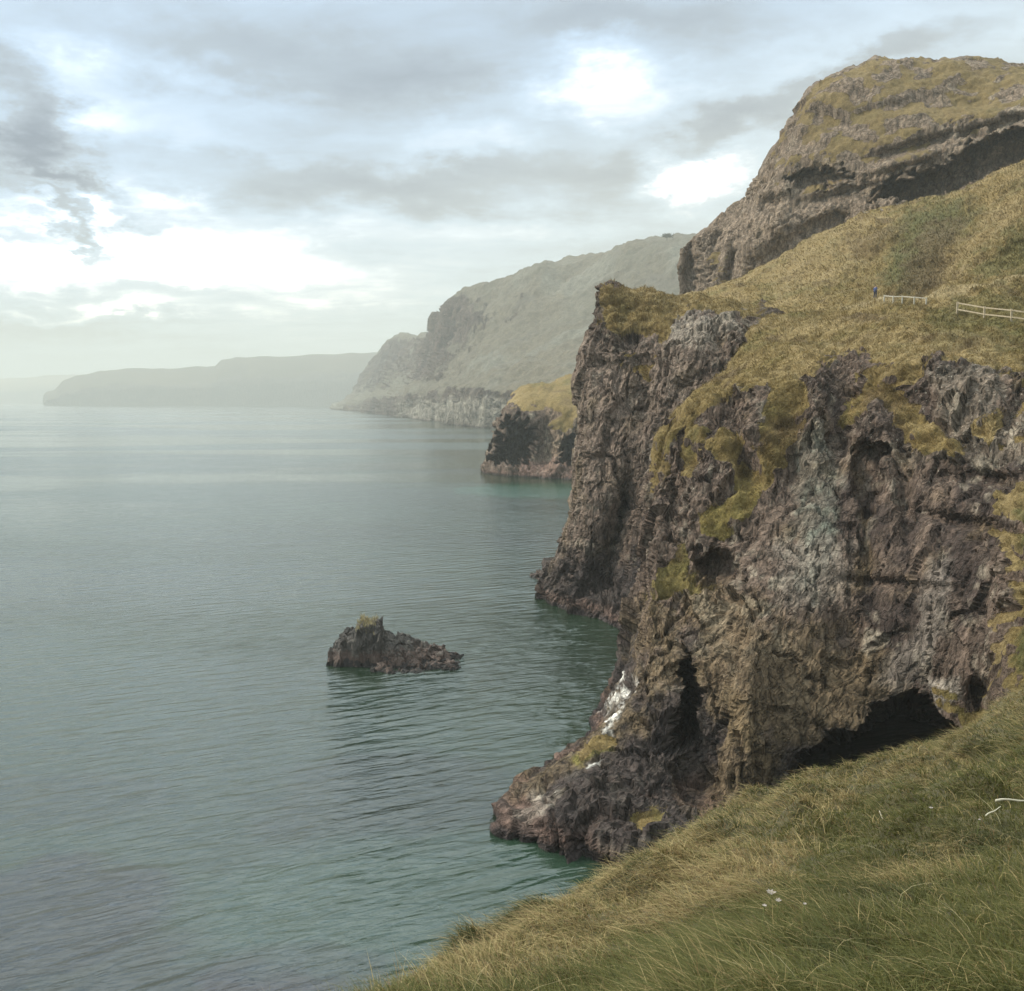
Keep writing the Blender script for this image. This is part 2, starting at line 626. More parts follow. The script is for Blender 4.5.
def build_land(name, cols, col_n, row_n, mat, S, amp, feats=(), grass=(), rockp=(), extra=None, calm=(), slope_grass=(.55, .8), gw=5.0, gn=8.0, reseed=0.0, under=-4.0):
    G = loft(cols, col_n, row_n, under)
    shp = G.shape
    V = G.reshape(-1, 3)
    if len(feats): V = push(V, feats)
    G = V.reshape(shp)
    N = smooth_normals(grid_normals(G), 24).reshape(-1, 3)
    px, py, f = project(V)
    # where turf grows: mapped patches, otherwise by slope
    nz = fbm(V / S * .45 + reseed, 4)
    sl = sstep(slope_grass[0], slope_grass[1], N[:, 2] + .22 * nz)
    gr = sl * (sstep(6, 11, V[:, 2]) if S < 3 else 1.0)
    nz = nz + .5 * fbm(V / S * 1.7 + reseed + 5, 3)
    for poly in grass:
        sdv = poly_sd(px, py, poly)
        gr = np.maximum(gr, sstep(-gw, gw, sdv + gn * nz))
    for poly in rockp:
        sdv = poly_sd(px, py, poly)
        gr = np.minimum(gr, 1 - sstep(-gw, gw, sdv + gn * nz * 1.3))
    # relief: big buttresses, vertical columns, blocks; turf is much smoother
    p = V / S + reseed
    st = p * np.array((1, 1, .30))
    wq = p + np.stack([fbm(p * .35 + 60, 2), fbm(p * .35 + 80, 2), fbm(p * .35 + 99, 2)], 1) * .55
    fold = fbm(st * .11, 3) * 2.3
    # tall joints and columns, blocks
    colm, e1 = facets(wq * np.array((.30, .30, .085)), 1.5, 1.0)
    block, e2 = facets(wq * np.array((.75, .75, .30)) + 7, .42, .50)
    block2, e3 = facets(wq * np.array((1.9, 1.9, 1.0)) + 4, .20, .34)
    block -= .22 * (1 - sstep(0, .08, e2))
    # deep narrow fissures, mostly upright
    cr = np.abs(perlin(wq * np.array((.36, .36, .05)) + 41)) + .25 * np.abs(perlin(wq * 1.1 + 3))
    fiss = -1.7 * (1 - sstep(.0, .11, cr))
    # harder beds stand out as ledges
    zz = p[:, 2] * .42 + fbm(p * .10 + 15, 3) * 1.3
    bed = (np.abs((zz % 1.0) - .5) - .25) * 1.1 * sstep(-.2, .4, fbm(p * .08 + 44, 2) + .1)
    fine = fbm(p * 2.3, 3) * .09
    rockd = fold + colm + block + block2 + fiss + bed + fine
    m1, m2, mid_ = worley(p * np.array((.85, .85, .7)) + 12)
    mound = (.55 - m1) * .75 + (mid_ - .5) * .25
    turfd = fold * .45 + fbm(p * np.array((.14, .06, .14)) + 8, 4) * 1.5 + fbm(p * .4 + 8, 3) * .5 + mound * .8 + np.abs(fbm(p * 1.6 + 2, 3)) * .2
    disp = (rockd * (1 - gr) + turfd * gr) * amp * S
    for poly, q in calm:
        disp = disp * (1 - (1 - q) * sstep(-18, 18, poly_sd(px, py, poly)) * (1 - gr))
    # keep it calm below the water
    V = V + N * disp[:, None]
    # on the steep faces turf holds only where the broken rock gives it a ledge
    N2 = smooth_normals(grid_normals(V.reshape(shp)), 2).reshape(-1, 3)
    hold = sstep(-.05, .40, N2[:, 2] + .25 * nz)
    steep = 1 - sstep(.60, .80, N[:, 2])
    gr = gr * (1 - steep * (1 - hold) * .85)
    # ledges: the rock weathers back under harder beds
    rock, turf = land_colors(V, N, S)
    pale = sstep(.0, .6, fbm(p * .10 + 31, 3)) * .8
    at = dict(grass=gr, rock=rock, turf=turf, pale=pale)
    # tide line
    z = V[:, 2]
    tide = sstep(2.2, .9, z + fbm(V * .4, 3) * .9)
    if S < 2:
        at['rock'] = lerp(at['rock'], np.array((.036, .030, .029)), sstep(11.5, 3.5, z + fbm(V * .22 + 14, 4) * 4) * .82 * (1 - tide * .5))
    if extra is not None:
        extra(V, N, px, py, nz, at)
    at['rock'] = lerp(at['rock'], SHORE, tide * .6)
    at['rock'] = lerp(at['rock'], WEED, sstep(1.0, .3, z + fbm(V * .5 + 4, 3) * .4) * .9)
    at['grass'] = at['grass'] * (1 - tide)
    at['rock'] = np.clip(at['rock'], 0.01, .8)
    o = grid_mesh(name, V.reshape(shp), mat, at, S > 1.5)
    LANDS[name] = (o, V.reshape(shp), at['grass'].reshape(shp[:2]), at['turf'])
    return o


W = None
# ---- near cliff with the hillside above it
A = [
 [(668,640,112),(672,610,108),(675,580,105),(680,540,102),(684,490,100),(694,436,100),(732,372,106),(765,345,125),(735,322,160),(672,305,230),(672,325,262)],
 [(637,642,W),(640,615,92),(643,590,88),(650,560,84),(647,510,84),(651,466,86),(700,392,93),(748,345,108),(745,312,150),(680,297,228),(680,312,258)],
 [(600,708,W),(612,700,78),(628,680,76),(645,630,78),(650,540,80),(656,462,84),(708,386,92),(760,340,108),(765,306,150),(700,292,222),(700,305,250)],
 [(548,768,W),(575,752,67),(612,722,67),(642,668,69),(652,565,76),(662,458,84),(716,380,91),(775,337,107),(790,300,148),(730,282,216),(730,295,245)],
 [(497,832,W),(535,803,58),(598,746,60),(640,685,64),(654,575,72),(670,452,82),(726,373,90),(795,334,106),(815,292,146),(765,266,210),(765,280,240)],
 [(546,847,W),(565,830,55),(612,770,58),(650,690,63),(662,585,71),(685,440,82),(740,366,89),(815,330,105),(840,285,144),(800,247,206),(800,260,236)],
 [(600,858,W),(615,840,54),(645,780,57),(672,700,62),(685,600,69),(705,425,80),(757,360,88),(835,326,103),(865,278,142),(835,228,203),(835,240,233)],
 [(680,868,W),(690,845,54),(705,780,58),(720,700,62),(730,590,68),(740,400,79),(785,354,87),(855,322,102),(890,270,140),(865,214,200),(865,226,230)],
 [(760,885,W),(765,840,54),(770,780,58),(780,700,61),(785,580,67),(790,378,78),(825,350,86),(880,318,101),(918,262,138),(905,205,197),(905,216,227)],
 [(840,885,W),(840,830,54),(842,775,57),(845,690,60),(848,570,65),(848,368,76),(868,345,85),(910,314,99),(948,252,135),(945,196,194),(945,205,224)],
 [(920,880,W),(920,820,52),(918,765,55),(915,680,58),(912,560,62),(905,362,73),(912,340,83),(940,311,97),(975,240,130),(985,180,190),(985,190,220)],
 [(1000,860,W),(992,800,48),(985,745,51),(980,660,53),(975,550,57),(965,368,70),(960,340,81),(975,309,95),(1005,230,127),(1020,162,187),(1020,172,217)],
 [(1060,840,W),(1040,770,43),(1025,715,46),(1018,640,48),(1015,540,52),(1012,385,68),(1010,350,79),(1015,312,93),(1040,220,124),(1060,145,184),(1060,155,214)],
 [(1140,820,W),(1110,740,38),(1085,690,40),(1070,610,43),(1065,520,48),(1070,395,66),(1070,355,77),(1075,318,91),(1090,215,121),(1110,130,180),(1110,140,210)],
 [(1300,800,W),(1250,720,34),(1230,660,36),(1210,590,39),(1200,500,45),(1210,395,63),(1210,360,74),(1210,325,88),(1220,215,118),(1230,110,176),(1230,120,206)],
]
A_FEATS = [
 # cave and hollows
 ([(790,790),(812,758),(835,738),(862,727),(886,714),(907,698),(920,704),(932,713),(948,722),(957,734),(940,760),(880,790)], 22, 3.5), ([(850,455),(862,438),(884,448),(890,480),(880,505),(866,516),(852,490)], 2.6, 6),
 ([(684,655),(694,670),(697,700),(692,742),(680,748),(672,730),(680,700)], 9, 4),
 (700,775,20,40,0,3,2), (690,850,50,22,0,-2.0,2),
 ([(698,562),(712,550),(733,562),(740,580),(722,590),(704,588)], 2.4, 7), (770,800,40,34,0,2.5,2.2),
 (735,410,14,34,8,2.6,2.5), (690,455,14,26,20,2.2,2.5), (845,385,20,28,0,2.2,2.5), (670,500,12,24,5,2.2,2.5),
 (838,440,14,40,4,2.2,2.5), (790,470,16,24,0,1.6,2.5), (905,400,30,14,-5,1.6,2.5), (745,470,10,22,10,2,2.5),
 (985,700,18,26,0,2.5,2.2), (960,520,60,6,-12,1.4,2.2), (1010,420,8,40,-20,2.0,2.5), (990,475,50,7,0,1.5,2.2),
 (905,500,10,70,4,1.2,2.2), (868,560,8,60,4,.9,2.2), (900,585,60,6,-4,1.0,2.2), (845,640,16,30,10,1.4,2),
 # buttresses
 (640,560,18,60,0,-1.5,2), (800,610,60,90,-10,-2.2,2), (760,620,30,90,0,-1.5,2), (930,600,34,70,0,-2,2), (745,690,20,80,0,-2.5,2),
 (880,420,16,12,0,-1,2), (660,840,60,20,0,-1.0,2),
 # hillside gullies
 (950,262,14,54,-38,7,2.2), (905,265,30,34,-30,3.5,2), (1000,240,60,10,30,-4.5,2), (900,232,50,8,25,-3,2), (850,262,40,8,20,3,2), (820,290,60,16,18,-1.5,2),
]
A_GRASS = [
 [(640,475),(652,452),(676,420),(700,388),(735,350),(760,325),(740,318),(690,312),(640,300),(640,270),(1200,60),(1200,400),(1030,385),(1000,372),(985,385),(960,372),(935,362),(905,368),(880,362),(850,352),(828,362),(815,378),(800,372),(790,384),(775,380),(765,395),(740,392),(722,402),(705,412),(690,425),(672,450),(655,470)],
 [(770,385),(800,372),(812,400),(800,440),(785,462),(770,480),(755,500),(742,522),(720,535),(702,530),(700,515),(722,500),(738,488),(730,470),(712,450),(722,430),(748,450),(762,425)],
 [(690,420),(706,430),(700,460),(694,480),(680,478),(684,450)],
 [(655,470),(668,455),(664,480),(654,492)],
 [(852,370),(935,360),(905,392),(925,410),(945,430),(965,450),(930,460),(905,445),(895,420),(862,410),(838,425)],
 [(970,410),(1000,408),(1008,425),(985,440),(968,430)],
 [(990,485),(1040,478),(1300,470),(1300,900),(1020,760),(950,740),(975,700),(1000,660),(985,620),(996,585),(1000,560),(985,530)],
 [(655,570),(680,548),(692,560),(690,590),(668,600),(650,598)],
 [(930,690),(962,690),(968,722),(945,722)],
 [(635,822),(650,808),(668,815),(660,832),(642,835)],
 [(575,752),(612,735),(618,745),(585,762)],
]
A_ROCKP = [
 [(762,175),(860,212),(905,195),(950,180),(1030,150),(1030,60),(700,60)],
 [(812,368),(850,360),(862,385),(840,400),(828,420),(815,430),(808,400)],
 [(925,372),(965,362),(990,378),(1000,400),(985,412),(965,415),(950,430),(925,410),(912,392)],
 [(865,405),(885,400),(890,425),(872,430)],
 [(1000,560),(985,545),(975,585),(985,610),(1005,600)],
 [(690,310),(745,308),(742,330),(730,345),(700,340)],
]


def a_extra(V, N, px, py, nz, at):
    def spot(poly, wd, col, key, amt=1.0, gn=8):
        k = sstep(-wd, wd, poly_sd(px, py, poly) + gn * nz) * amt
        if col is GUANO: k = k * sstep(-.15, .2, fbm(V * np.array((1.6, 1.6, 1.6)) + 8, 3))
        at[key] = lerp(at[key], np.array(col), k)
    st = sstep(-.1, .6, fbm(V * np.array((1.1, 1.1, .16)) + 5, 4))
    # pale greenish water streaks down the wall
    k = sstep(-6, 6, poly_sd(px, py, [(795,440),(825,420),(842,460),(838,540),(818,600),(790,590),(798,520)]) + 10 * nz) * (.35 + .6 * st)
    at['rock'] = lerp(at['rock'], VERD * 1.15, np.clip(k, 0, 1) * .55)
    k = sstep(-8, 8, poly_sd(px, py, [(775,540),(850,545),(850,600),(780,610)]) + 12 * nz) * .4
    at['rock'] = lerp(at['rock'], np.array((.20, .175, .145)), k)
    # brown ochre algae low on the wall
    for poly in ([(655,600),(700,560),(760,600),(880,660),(900,690),(850,730),(740,760),(700,690),(690,620)],
                 [(640,600),(680,600),(690,680),(650,700)], [(520,800),(620,700),(640,690),(650,720),(600,760),(560,790)],
                 [(690,800),(740,690),(780,760),(730,850)]):
        spot(poly, 14, OCHRE * .95, 'rock', .55, 22)
    # pale seams and lichen
    spot([(925,372),(975,365),(1000,385),(985,440),(1030,400),(1030,450),(900,460),(940,420)], 8, ROCK_L * .8, 'rock', .35, 10)
    spot([(905,640),(930,560),(950,560),(940,640),(900,690),(870,680)], 6, (.22, .19, .16), 'rock', .45)
    spot([(925,680),(965,672),(968,700),(940,705)], 5, (.28, .25, .21), 'rock', .6)
    at['pale'] = np.maximum(at['pale'], sstep(-10, 10, poly_sd(px, py, [(900,362),(990,365),(1030,395),(1030,470),(880,490),(900,420)])) * .9)
    at['pale'] *= 1 - .8 * sstep(500, 620, py)
    # guano on the sloping shelf
    for poly in ([(604,742),(609,722),(620,700),(632,676),(635,678),(624,704),(616,720),(613,740),(609,752)], [(584,774),(606,758),(603,765),(590,776)],
                 [(616,722),(634,692),(636,693),(619,724)], [(600,712),(616,698),(618,701),(604,716)]):
        spot(poly, 2.0, GUANO, 'rock', .9, 3)
    spot([(517,820),(540,798),(562,792),(556,808),(530,822)], 3, (.32, .29, .24), 'rock', .7, 6)
    spot([(572,765),(610,742),(612,752),(580,768)], 4, (.17, .15, .04), 'rock', .8)
    # foreshore of the spur
    # turf: greener belts, the dark gully, the pale track
    def turf(poly, wd, col, amt, gn=14): spot(poly, wd, col, 'turf', amt, gn)
    turf([(905,215),(960,195),(985,215),(940,260),(905,300),(880,280)], 10, (.085, .088, .030), .8)
    turf([(915,235),(970,205),(950,270),(925,300),(900,290)], 8, G_BRN * .8, .75)
    turf([(960,300),(1030,300),(1030,340),(930,345),(930,320)], 10, G_GRN, .5)
    turf([(600,280),(740,300),(760,330),(700,345),(600,345)], 10, G_DRY, .4)
    turf([(700,515),(742,480),(760,500),(740,530),(705,535)], 6, (.22, .18, .06), .6)
    turf([(655,570),(690,550),(690,600),(650,598)], 6, (.15, .135, .045), .5)
    turf([(990,470),(1300,470),(1300,900),(1010,740)], 10, (.19, .15, .06), .5)
    turf([(840,306),(878,297),(925,300),(1024,276),(1024,280),(926,304),(878,300.5),(840,309)], 1.2, (.34, .27, .15), .85, 1.0)
    turf([(985,215),(1030,190),(1030,215),(990,250),(960,285),(945,285)], 6, G_DRY * .9, .6)
    turf([(975,265),(1030,225),(1030,262),(985,285)], 6, (.10, .10, .034), .6)
    turf([(765,265),(860,220),(885,235),(850,280),(780,300)], 10, G_DRY * .85, .5)
    turf([(850,235),(905,225),(900,245),(850,262)], 5, G_BRN * .8, .5)
    turf([(990,480),(1024,490),(1024,520),(1000,530)], 4, G_DRY, .6)
    turf([(1005,520),(1030,500),(1030,700),(1010,650),(1020,600)], 6, (.060, .070, .022), .75)
    turf([(994,540),(1010,545),(1005,600),(1010,640),(990,690),(985,640),(992,590)], 4, G_DRY, .55)
    turf([(824,330),(1000,345),(990,372),(830,350)], 14, G_DRY, .45)


def above_water(cols, lo=1.3, mid=3.2):
    for c in cols:
        for k, z in ((1, lo), (2, mid)):
            px_, py_, d_ = c[k]
            dz_ = float(pix_dir(px_, py_)[1])
            if dz_ < 0: c[k] = (px_, py_, min(d_, (CAM_H - z) / -dz_))


above_water(A)
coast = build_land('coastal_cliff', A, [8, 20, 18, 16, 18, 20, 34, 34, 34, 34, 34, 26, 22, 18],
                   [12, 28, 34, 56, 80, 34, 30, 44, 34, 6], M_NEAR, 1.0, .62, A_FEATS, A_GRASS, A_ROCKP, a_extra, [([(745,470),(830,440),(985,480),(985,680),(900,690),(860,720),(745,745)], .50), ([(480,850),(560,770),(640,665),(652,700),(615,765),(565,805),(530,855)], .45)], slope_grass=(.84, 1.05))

# ---- the second headland
B = [
 [(560,590,140),(580,520,150),(600,450,155),(605,380,155),(605,330,152),(610,303,152),(615,330,170)],
 [(537,597,W),(560,543,127),(579,470,129),(580,385,131),(594,325,133),(597,287,138),(600,302,152)],
 [(550,604,W),(568,552,122),(588,470,124),(592,385,127),(606,322,130),(606,283,140),(608,300,154)],
 [(572,612,W),(588,555,118),(606,470,121),(610,390,124),(625,338,127),(625,291,145),(628,305,160)],
 [(600,622,W),(612,560,114),(630,475,118),(636,400,121),(645,346,124),(655,296,152),(655,310,170)],
 [(625,634,W),(636,570,110),(655,480,114),(665,400,117),(672,345,120),(690,300,165),(690,315,185)],
 [(650,645,W),(665,580,108),(690,480,112),(700,395,114),(705,335,117),(730,302,165),(730,315,185)],
 [(690,650,W),(700,580,106),(730,480,110),(740,390,112),(744,322,117),(765,312,160),(765,330,180)],
 [(760,655,W),(780,580,104),(800,480,112),(800,400,118),(800,350,130),(820,335,170),(820,350,190)],
]
B_FEATS = [
 (622,535,20,62,-8,9,2.6), (600,585,30,26,0,3,2.2), (655,500,14,46,0,3.5,2.4), (590,500,8,60,-6,-1.5,2), (645,400,10,34,10,2.2,2.2),
 (716,332,10,18,20,2.2,2.2), (600,400,8,40,0,1.6,2.2), (665,350,16,12,0,-1,2), (620,365,26,8,0,1.0,2.2), (585,440,7,36,0,1.5,2.2),
]
B_GRASS = [[(603,286),(640,290),(760,300),(760,312),(700,312),(690,318),(676,322),(668,340),(650,336),(635,333),(618,336),(600,325),(602,300)],
           [(618,350),(650,355),(652,380),(640,372),(620,364)]]


def b_extra(V, N, px, py, nz, at):
    st = sstep(-.1, .6, fbm(V * np.array((.6, .6, .12)) + 5, 4))
    at['turf'] = lerp(at['turf'], G_OCH * 1.05, np.full(len(V), .5))
    at['rock'] = lerp(at['rock'], np.array((.19, .145, .115)), sstep(-12, 12, poly_sd(px, py, [(575,340),(720,340),(660,470),(600,520),(560,560),(580,450)]) + 14 * nz) * .55)
    at['rock'] = lerp(at['rock'], OCHRE, sstep(-12, 12, poly_sd(px, py, [(578,400),(600,400),(590,500),(560,560),(545,580)]) + 14 * nz) * .5 * st)
    at['pale'] = np.maximum(at['pale'], sstep(-10, 10, poly_sd(px, py, [(590,300),(745,300),(740,360),(640,410),(585,390)])) * .95)
    at['pale'] *= 1 - .9 * sstep(430, 560, py)
    at['rock'] = lerp(at['rock'], np.array((.30, .27, .22)), sstep(-4, 4, poly_sd(px, py, [(665,325),(690,318),(742,310),(738,335),(700,350),(672,352)]) + 14 * nz) * .35)


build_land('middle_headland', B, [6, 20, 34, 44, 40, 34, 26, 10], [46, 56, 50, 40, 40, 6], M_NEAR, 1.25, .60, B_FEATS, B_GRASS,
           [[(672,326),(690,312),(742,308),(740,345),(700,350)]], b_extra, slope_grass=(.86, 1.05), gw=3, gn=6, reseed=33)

# ---- the high crag above the hillside
E = [
 [(700,330,300),(702,290,300),(705,262,300),(710,250,300),(712,245,300),(725,262,330)],
 [(676,312,262),(678,292,262),(680,270,264),(684,250,266),(692,234,270),(698,242,300)],
 [(700,312,258),(702,285,258),(705,262,260),(710,240,262),(722,212,270),(726,225,300)],
 [(735,308,250),(738,275,250),(742,250,252),(745,225,256),(752,194,268),(756,206,300)],
 [(742,303,236),(745,270,236),(748,240,238),(754,210,240),(758,178,245),(764,190,280)],
 [(775,292,226),(775,250,229),(778,215,232),(783,170,236),(787,118,245),(795,132,290)],
 [(815,272,218),(818,230,222),(820,190,226),(822,138,232),(816,84,245),(824,98,290)],
 [(855,252,211),(858,210,216),(860,170,221),(860,118,228),(850,68,245),(855,84,290)],
 [(900,235,206),(902,190,211),(902,155,216),(900,108,225),(892,60,243),(892,78,290)],
 [(950,218,201),(950,172,206),(952,140,212),(952,100,222),(945,61,240),(945,80,290)],
 [(1000,200,197),(1000,150,202),(1002,120,208),(1002,92,218),(1005,65,236),(1005,84,290)],
 [(1060,180,192),(1060,130,198),(1060,105,204),(1062,85,214),(1065,68,232),(1065,88,290)],
 [(1200,160,184),(1200,110,192),(1200,90,200),(1200,80,210),(1200,72,228),(1200,92,290)],
]
E_FEATS = [
 ([(872,202),(890,180),(925,172),(948,166),(965,150),(985,138),(1030,126),(1060,120),(1060,150),(1030,158),(985,176),(950,192),(915,204)], 13, 3.5), ([(785,182),(800,172),(835,168),(850,176),(830,186),(800,188)], 7, 3), (900,152,60,7,18,4,2.4), (985,128,60,6,16,4,2.4),
 (840,195,40,6,14,4,2.4), (770,205,14,8,10,4,2.4), (825,228,26,10,20,5,2.4), (770,262,40,14,25,4,2.4), (690,268,8,26,0,7,2.6), (735,262,7,22,0,4,2.4),
 (905,160,50,5,16,-3,2), (850,168,60,5,16,-2.5,2), (780,215,18,30,0,-3,2), (945,80,80,10,2,-2,2), (880,110,40,6,10,1.8,2.2), (990,100,40,5,5,1.8,2.2), (830,120,20,8,-20,1.8,2.2), (715,240,14,10,30,2,2),
]
E_GRASS = [
 [(815,80),(850,64),(890,56),(1040,64),(1040,108),(985,118),(940,130),(900,142),(860,158),(820,165),(790,168),(775,190),(770,150),(790,120)],
 [(880,142),(1000,112),(1000,122),(900,160),(830,182),(830,172)],
 [(712,262),(728,235),(735,255),(722,290),(705,296)],
 [(790,190),(850,175),(880,172),(840,185),(800,200)],
]


def e_extra(V, N, px, py, nz, at):
    mot = sstep(-.15, .25, fbm(V * .16 + 90, 5)) * .85
    at['grass'] = at['grass'] * (1 - mot)
    at['turf'] = lerp(at['turf'], np.array((.17, .125, .060)), np.full(len(V), .6))
    at['rock'] = lerp(at['rock'], np.array((.20, .155, .110)), np.full(len(V), .5))
    at['rock'] = lerp(at['rock'], np.array((.23, .18, .135)), sstep(-10, 10, poly_sd(px, py, [(755,190),(800,180),(830,200),(860,215),(790,260),(700,300),(690,240)]) + 12 * nz) * .45)
    at['pale'] = np.maximum(at['pale'], .6 * sstep(-.2, .4, fbm(V * .06 + 12, 3)))


build_land('high_crag', E, [5, 16, 18, 12, 20, 24, 26, 30, 32, 32, 26, 14], [40, 44, 50, 50, 6], M_MID, 2.0, .48, E_FEATS, E_GRASS, (), e_extra,
           slope_grass=(.78, 1.0), gw=4, gn=9, reseed=71, under=None)

# ---- low headland with sea caves, beyond
C = [
 [(500,462,375),(505,450,377),(510,432,380),(518,416,382),(528,410,400)],
 [(481,471,W),(487,461,345),(497,436,347),(508,405,350),(516,396,372)],
 [(505,476,W),(508,460,329),(512,440,331),(518,412,335),(530,387,372)],
 [(535,478,W),(536,462,322),(538,440,325),(542,412,330),(555,381,380)],
 [(575,480,W),(575,462,316),(575,440,320),(578,410,325),(590,377,385)],
 [(640,482,W),(640,462,310),(640,440,314),(640,410,320),(660,372,390)],
 [(720,482,W),(720,462,310),(720,440,314),(720,410,320),(740,372,390)],
]
for c in C: c.append((c[-1][0] + 4, c[-1][1] + 14, c[-1][2] + 40))
build_land('cave_headland', C, [5, 22, 26, 30, 30, 10], [14, 24, 24, 24, 6], M_MID, 2.4, .55,
           [([(493,462),(500,440),(512,418),(528,424),(536,436),(530,455),(520,463)], 60, 3), ([(562,462),(566,440),(585,430),(600,462)], 40, 3), (545,452,8,14,0,4,2), (500,462,8,5,0,4,2)],
           [[(505,405),(520,388),(560,375),(800,365),(800,405),(600,420),(560,432),(548,425),(560,412),(530,408)]], (),
           lambda V, N, px, py, nz, at: at.update(rock=lerp(lerp(at['rock'], np.array((.21, .15, .10)), sstep(540, 550, px) * .5), SHORE * 1.3, sstep(-3, 3, poly_sd(px, py, [(520,460),(580,458),(580,480),(515,480)]) + 4 * nz) * .7)),
           slope_grass=(.6, .9), gw=3, gn=5, reseed=12)

# ---- the line of high cliffs fading down the coast
F = [
 [(338,409,3200),(345,406,3250),(355,400,3300),(362,396,3350),(372,386,3500)],
 [(330,409,W),(334,407,2850),(345,402,2870),(352,396,2900),(364,378,3000)],
 [(360,412,W),(364,402,2080),(372,392,2150),(380,373,2250),(393,337,2350)],
 [(400,417,W),(402,403,1470),(410,385,1560),(418,362,1680),(431,332,1800)],
 [(430,421,W),(432,402,1200),(438,380,1290),(442,348,1420),(439,311,1560)],
 [(455,424,W),(456,400,1050),(462,378,1140),(467,340,1290),(467,287,1450)],
 [(490,428,W),(491,400,900),(498,375,1000),(505,335,1180),(508,279,1380)],
 [(520,432,W),(521,400,790),(530,372,900),(538,330,1120),(542,265,1330)],
 [(560,436,W),(560,398,700),(570,365,830),(585,320,1060),(600,258,1280)],
 [(600,440,W),(600,395,640),(615,355,780),(635,305,1000),(645,241,1220)],
 [(660,444,W),(660,390,600),(680,350,750),(695,300,960),(700,236,1180)],
 [(760,450,W),(760,385,560),(780,345,700),(790,290,900),(790,225,1150)],
]
for c in F: c.append((c[-1][0] + 6, c[-1][1] + 8, c[-1][2] + 250))
build_land('far_cliffs', F, [4, 20, 26, 26, 26, 34, 34, 36, 36, 30, 14], [16, 30, 40, 40, 6], M_FAR, 11.0, .55,
           [], [], (), lambda V, N, px, py, nz, at: at.update(turf=lerp(at['turf'] * .20 + np.array((.090, .086, .070)), np.array((.17, .165, .13)), sstep(.05, .6, fbm(V * np.array((.012, .012, .004)) + 3, 5)) * .8), rock=lerp(at['rock'] * .6, np.array((.22, .205, .165)), sstep(-4, 4, poly_sd(px, py, [(400,402),(520,398),(520,430),(400,418)]) + 6 * nz) * .7)),
           slope_grass=(.35, .8), reseed=55)

# ---- far promontory and the hills beyond it
Gs = [(44, 402.5), (46, 393), (54, 391), (64, 381), (85, 375), (108, 371), (160, 369), (214, 366), (221, 360), (250, 358), (300, 355), (350, 354), (400, 353), (470, 352), (600, 350)]
Gc = []
for (x, y) in Gs:
    Gc.append([(x, 405.6, W), (x + .5, 405.6 + (y - 405.6) * .45, 4450), (x + .8, 405.6 + (y - 405.6) * .7, 4500), (x + 1, y, 4650), (x + 3, y + 3, 5000)])
build_land('far_promontory', Gc, [6] * (len(Gc) - 1), [8, 8, 8, 3], M_FAR, 30.0, .22, [], [], (), lambda V, N, px, py, nz, at: at.update(turf=at['turf'] * .3, rock=at['rock'] * .6), slope_grass=(.4, .8), reseed=91)
Hs = [(-160, 392), (-80, 384), (-20, 381), (10, 379), (40, 376), (65, 374.5), (85, 376), (110, 384), (135, 396), (150, 401)]
Hc = [[(x, 403.3, W), (x, 403.3 + (y - 403.3) * .5, 7600), (x, y, 7900), (x, y + 1.5, 8600)] for (x, y) in Hs]
build_land('distant_hills', Hc, [6] * (len(Hc) - 1), [6, 8, 3], M_FAR, 60.0, .15, [], [], (), None, slope_grass=(.1, .4), reseed=17)

# ---------------------------------------------------------------- sea
ms, n, b = new_mat('sea_water')
geo = n.node('ShaderNodeNewGeometry')
pos = geo.outputs['Position']
deep = n.noise(pos, .012, 4, .55)
near = n.rng(n.noise(n.scale(pos, (1, .6, 1)), .045, 4, .6), .42, .62)
base = n.mix(n.rng(deep, .38, .62), srgb(28, 42, 30), srgb(36, 52, 38))
sep = n.node('ShaderNodeSeparateXYZ'); n.l.new(pos, sep.inputs[0])
def seabed(cx, cy, rx, ry):
    u = n.m('DIVIDE', n.m('SUBTRACT', sep.outputs[0], cx), rx)
    v = n.m('DIVIDE', n.m('SUBTRACT', sep.outputs[1], cy), ry)
    r2 = n.m('ADD', n.m('MULTIPLY', u, u), n.m('MULTIPLY', v, v))
    r2 = n.m('ADD', r2, n.m('MULTIPLY', n.m('SUBTRACT', n.noise(pos, .22, 4, .6), .5), 1.6))
    return n.rng(r2, 1.25, .55)
def waterpt(px, py):
    q = P3(px, py, None); return q[0], q[1]
shoal = None
for (px, py, rx, ry, a) in ((292, 985, 5.2, 3.6, .95), (20, 920, 8, 7, .7), (120, 975, 6, 4, .5), (390, 800, 10, 9, .35), (60, 800, 9, 5, .25)):
    cx, cy = waterpt(px, py)
    s_ = n.m('MULTIPLY', seabed(cx, cy, rx, ry), a)
    shoal = s_ if shoal is None else n.m('MAXIMUM', shoal, s_)
base = n.mix(shoal, base, srgb(26, 23, 25))
cx, cy = waterpt(470, 900)
base = n.mix(n.m('MULTIPLY', seabed(cx, cy, 16, 9), .4), base, srgb(46, 68, 56))
cx, cy = waterpt(550, 490)
base = n.mix(n.m('MULTIPLY', seabed(cx, cy, 30, 25), .7), base, srgb(38, 76, 60))
n.put(b.inputs['Base Color'], base)
b.inputs['IOR'].default_value = 1.6
b.inputs['Specular IOR Level'].default_value = .5
slick = n.rng(n.noise(n.scale(pos, (.0022, .0075, 1), (0, 0, 0), (0, 0, .12)), 1.0, 4, .55, .4), .42, .6)
n.put(b.inputs['Roughness'], n.rng(slick, 0, 1, .10, .20))
